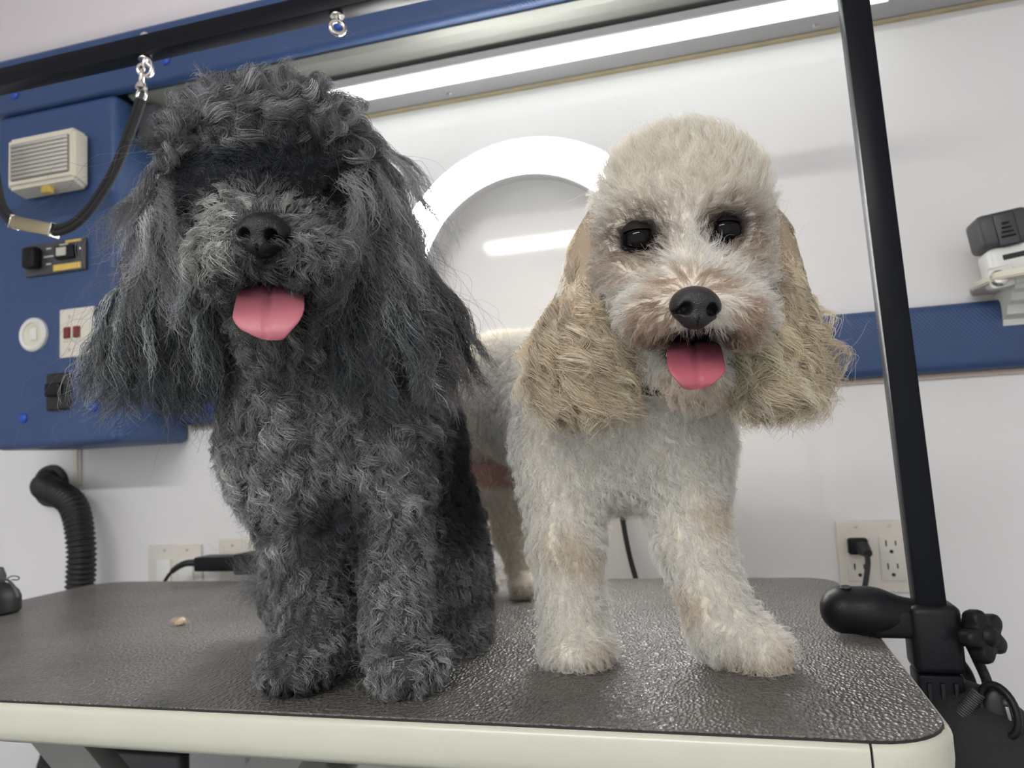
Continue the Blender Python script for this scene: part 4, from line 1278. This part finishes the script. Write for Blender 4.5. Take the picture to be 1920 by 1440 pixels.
    p, n = sample(V, F, Nn, 62000, lambda P: wf(P) * (P[:, 2] >= .255))
    u, v, D = proj(p)
    top = ss(-v, -420, -330) * (p[:, 1] < .75)
    flow = unit(p - nose_c) + np.array([0, 0, -.25])
    flow = flow * (1 - top[:, None]) + top[:, None] * (n + np.array([0, 0, .3]))
    chin = near(p, q(1290, 720, .58), (.05, .022, .06))
    flow = flow * (1 - chin[:, None]) + np.array([0, -.3, -1]) * chin[:, None]
    muz = near(p, q(1300, 585, .545), (.050, .030, .05))
    flow = flow + muz[:, None] * np.array([0, 0, -.5])
    bodym = ss(p[:, 1], .68, .76)
    flow = flow * (1 - bodym[:, None]) + bodym[:, None] * np.array([-.1, .5, -.6])
    C = coat(p) * rng.lognormal(0, .10, (len(p), 1))
    eyem = np.clip(near(p, eyes[0], (.024, .020, .04)) + near(p, eyes[1], (.024, .020, .04)), 0, 1)
    ln_ = .0145 + .004 * top + .002 * muz - .0075 * eyem + .004 * chin - .007 * near(p, nose_c, (.030, .025, .03)) - .004 * bodym
    fur('fur', body, HAIRW, p, n, flow, ln_, .42 + .30 * top - .14 * muz - .1 * eyem + .12 * bodym, .22 - .12 * muz, .8, .45, 10, 7, .00017, C, .03, .8, .09, tone=.05)
    p, n = sample(V, F, Nn, 7000, lambda P: wf(P) * np.prod([1 - near(P, e_, (.03, .025, .05)) for e_ in eyes], 0) * (1 - near(P, q(1300, 650, .56), (.05, .04, .06))))
    fur('fur', body, HAIRW, p, n, n + rng.normal(0, .5, n.shape), rng.uniform(.012, .0175, len(p)), .85, .3, 1, 0, 1, 6, .00009, np.tile([.93, .90, .84], (len(p), 1)), 0, .8, .15)
    p, n = sample(V, F, Nn, 300, lambda P: (P[:, 2] > .2).astype(float))
    fur('fur', body, HAIRW, p, n, n + rng.normal(0, .6, n.shape), rng.uniform(.018, .028, len(p)), .8, .3, 1, 0, 1, 7, .0001, np.tile([.75, .7, .6], (len(p), 1)), 0, .8, .3)
    for side, prs, tipv, uc, fan in ((-1, [ell(q(1138, 440, .628), (.016, .036, .020), CAX), ell(q(1110, 550, .628), (.024, .050, .022), CAX), ell(q(1090, 665, .625), (.032, .045, .025), CAX)], lambda u: 792 - .0022 * (u - 1090) ** 2, 1085, -.05),
                                (1, [ell(q(1432, 455, .622), (.014, .036, .020), CAX), ell(q(1450, 555, .620), (.022, .050, .022), CAX), ell(q(1448, 660, .615), (.028, .042, .025), CAX)], lambda u: 784 - .0012 * (u - 1450) ** 2, 1450, -.02)):
        epr = [('+', .03, e_) for e_ in prs]
        c0 = prs[1][1]
        ear, EV, EF = sdf_obj('ear', epr, c0 - np.array([.09, .09, .14]), c0 + np.array([.09, .09, .12]), .004, SKINV, body, None, lambda P: np.tile([.40, .31, .22], (len(P), 1)))
        EN = vnormals(epr, EV)
        NE = 13000
        p, n = sample(EV, EF, EN, NE, lambda P: (.6 + .6 * ss(P[:, 2], .24, .30)) * (1 - .9 * ss(P[:, 2], .315, .335)))
        u, v, D = proj(p)
        Lm = np.clip((tipv(u) - v) / FPX * D * 1.1 + .006, .015, .070) * rng.uniform(.72, 1.0, NE)
        Lm = Lm * (1 - .75 * ss(p[:, 2], .295, .325))
        flow = np.array([0, 0, -1.])[None] + R_[None] * (fan + np.clip(u - uc, -60, 60)[:, None] / 330.0 + rng.normal(0, .08, (NE, 1)))
        C = np.tile(np.array([.80, .70, .56]), (NE, 1)) * rng.lognormal(0, .16, (NE, 1))
        C = mixc(C, (.52, .38, .26), ss(v, 640, 760) * .6)
        C = mixc(C, (.78, .68, .52), (np.sin(u * .07 + 2 * np.sin(v * .02)) > .5) * .6)
        fur('fur', ear, HAIRW, p, n, flow, Lm, .09, .30, 2.0, .86, 42, 13, .00026, C, .7, .6, .02, tone=.20)
        p, n = sample(EV, EF, EN, 70, lambda P: np.ones(len(P)))
        fur('fur', ear, HAIRW, p, n, n + rng.normal(0, .4, n.shape) + R_ * side * .4, rng.uniform(.03, .05, len(p)), .6, .3, 1, 0, 1, 8, .0001, np.tile([.8, .74, .62], (len(p), 1)), .2, .8, .3)
    make_nose(body, nose_c, .032, .028, NOSEG, -.05)
    for e_ in eyes: make_eye(body, e_, .0138)
    make_tongue(body, [q(1300, 655, .600), q(1298, 648, .572), q(1301, 655, .556), q(1305, 690, .540), q(1309, 714, .534), q(1311, 728, .535)], [.013, .018, .0195, .0205, .021, .021], .007, (.40, .10, .13), (.12, .034, .05))
    tpz = q(1253, 668, .558)
    lathe('tooth', [(0, .006), (.0012, .003), (.0018, 0), (.0, -.001)], tpz, (0.1, 0, 1), TOOTH, body, 10)
    # dark collar peeping out under the ear
    cc = q(1228, 668, .672)
    a1, a2 = R_, unit(np.array([F_ * .9 + U_ * -.45]))[0]
    P = circle_pts(cc, a1, a2, .066, 40)
    V2, F2 = tube_vf(P, .005, 8, closed=True)
    mesh_obj('collar', V2, F2, NYLON, body)
    return body
cream_dog()

# tuft of cream fur lying on the mat
tf = mesh_obj('fur_tuft', *surface_nets([('+', .004, ell(tp + [0, 0, .003], (.007, .005, .0035))), ('+', .004, ell(tp + [.004, 0, .006], (.0035, .003, .004)))], tp - .016, tp + .018, .0012, floor=.0003), mat_basic('cream_fluff', (.72, .58, .42), .9, bump=.8, bscale=600))
tag(tf, 'tiny tuft of cream fur lying on the dark table top', 'fur tuft')
pp = tp + rng.normal(0, 1, (160, 3)) * [.005, .003, .0]; pp[:, 2] = .004
fur('fur', tf, HAIRW, pp, unit(rng.normal(0, 1, (160, 3)) * [1, 1, .4] + [0, 0, .5]), rng.normal(0, 1, (160, 3)), .006, .5, .5, 1, .3, 8, 6, .00015, np.tile([.75, .62, .46], (160, 1)), 0, .8, .2)
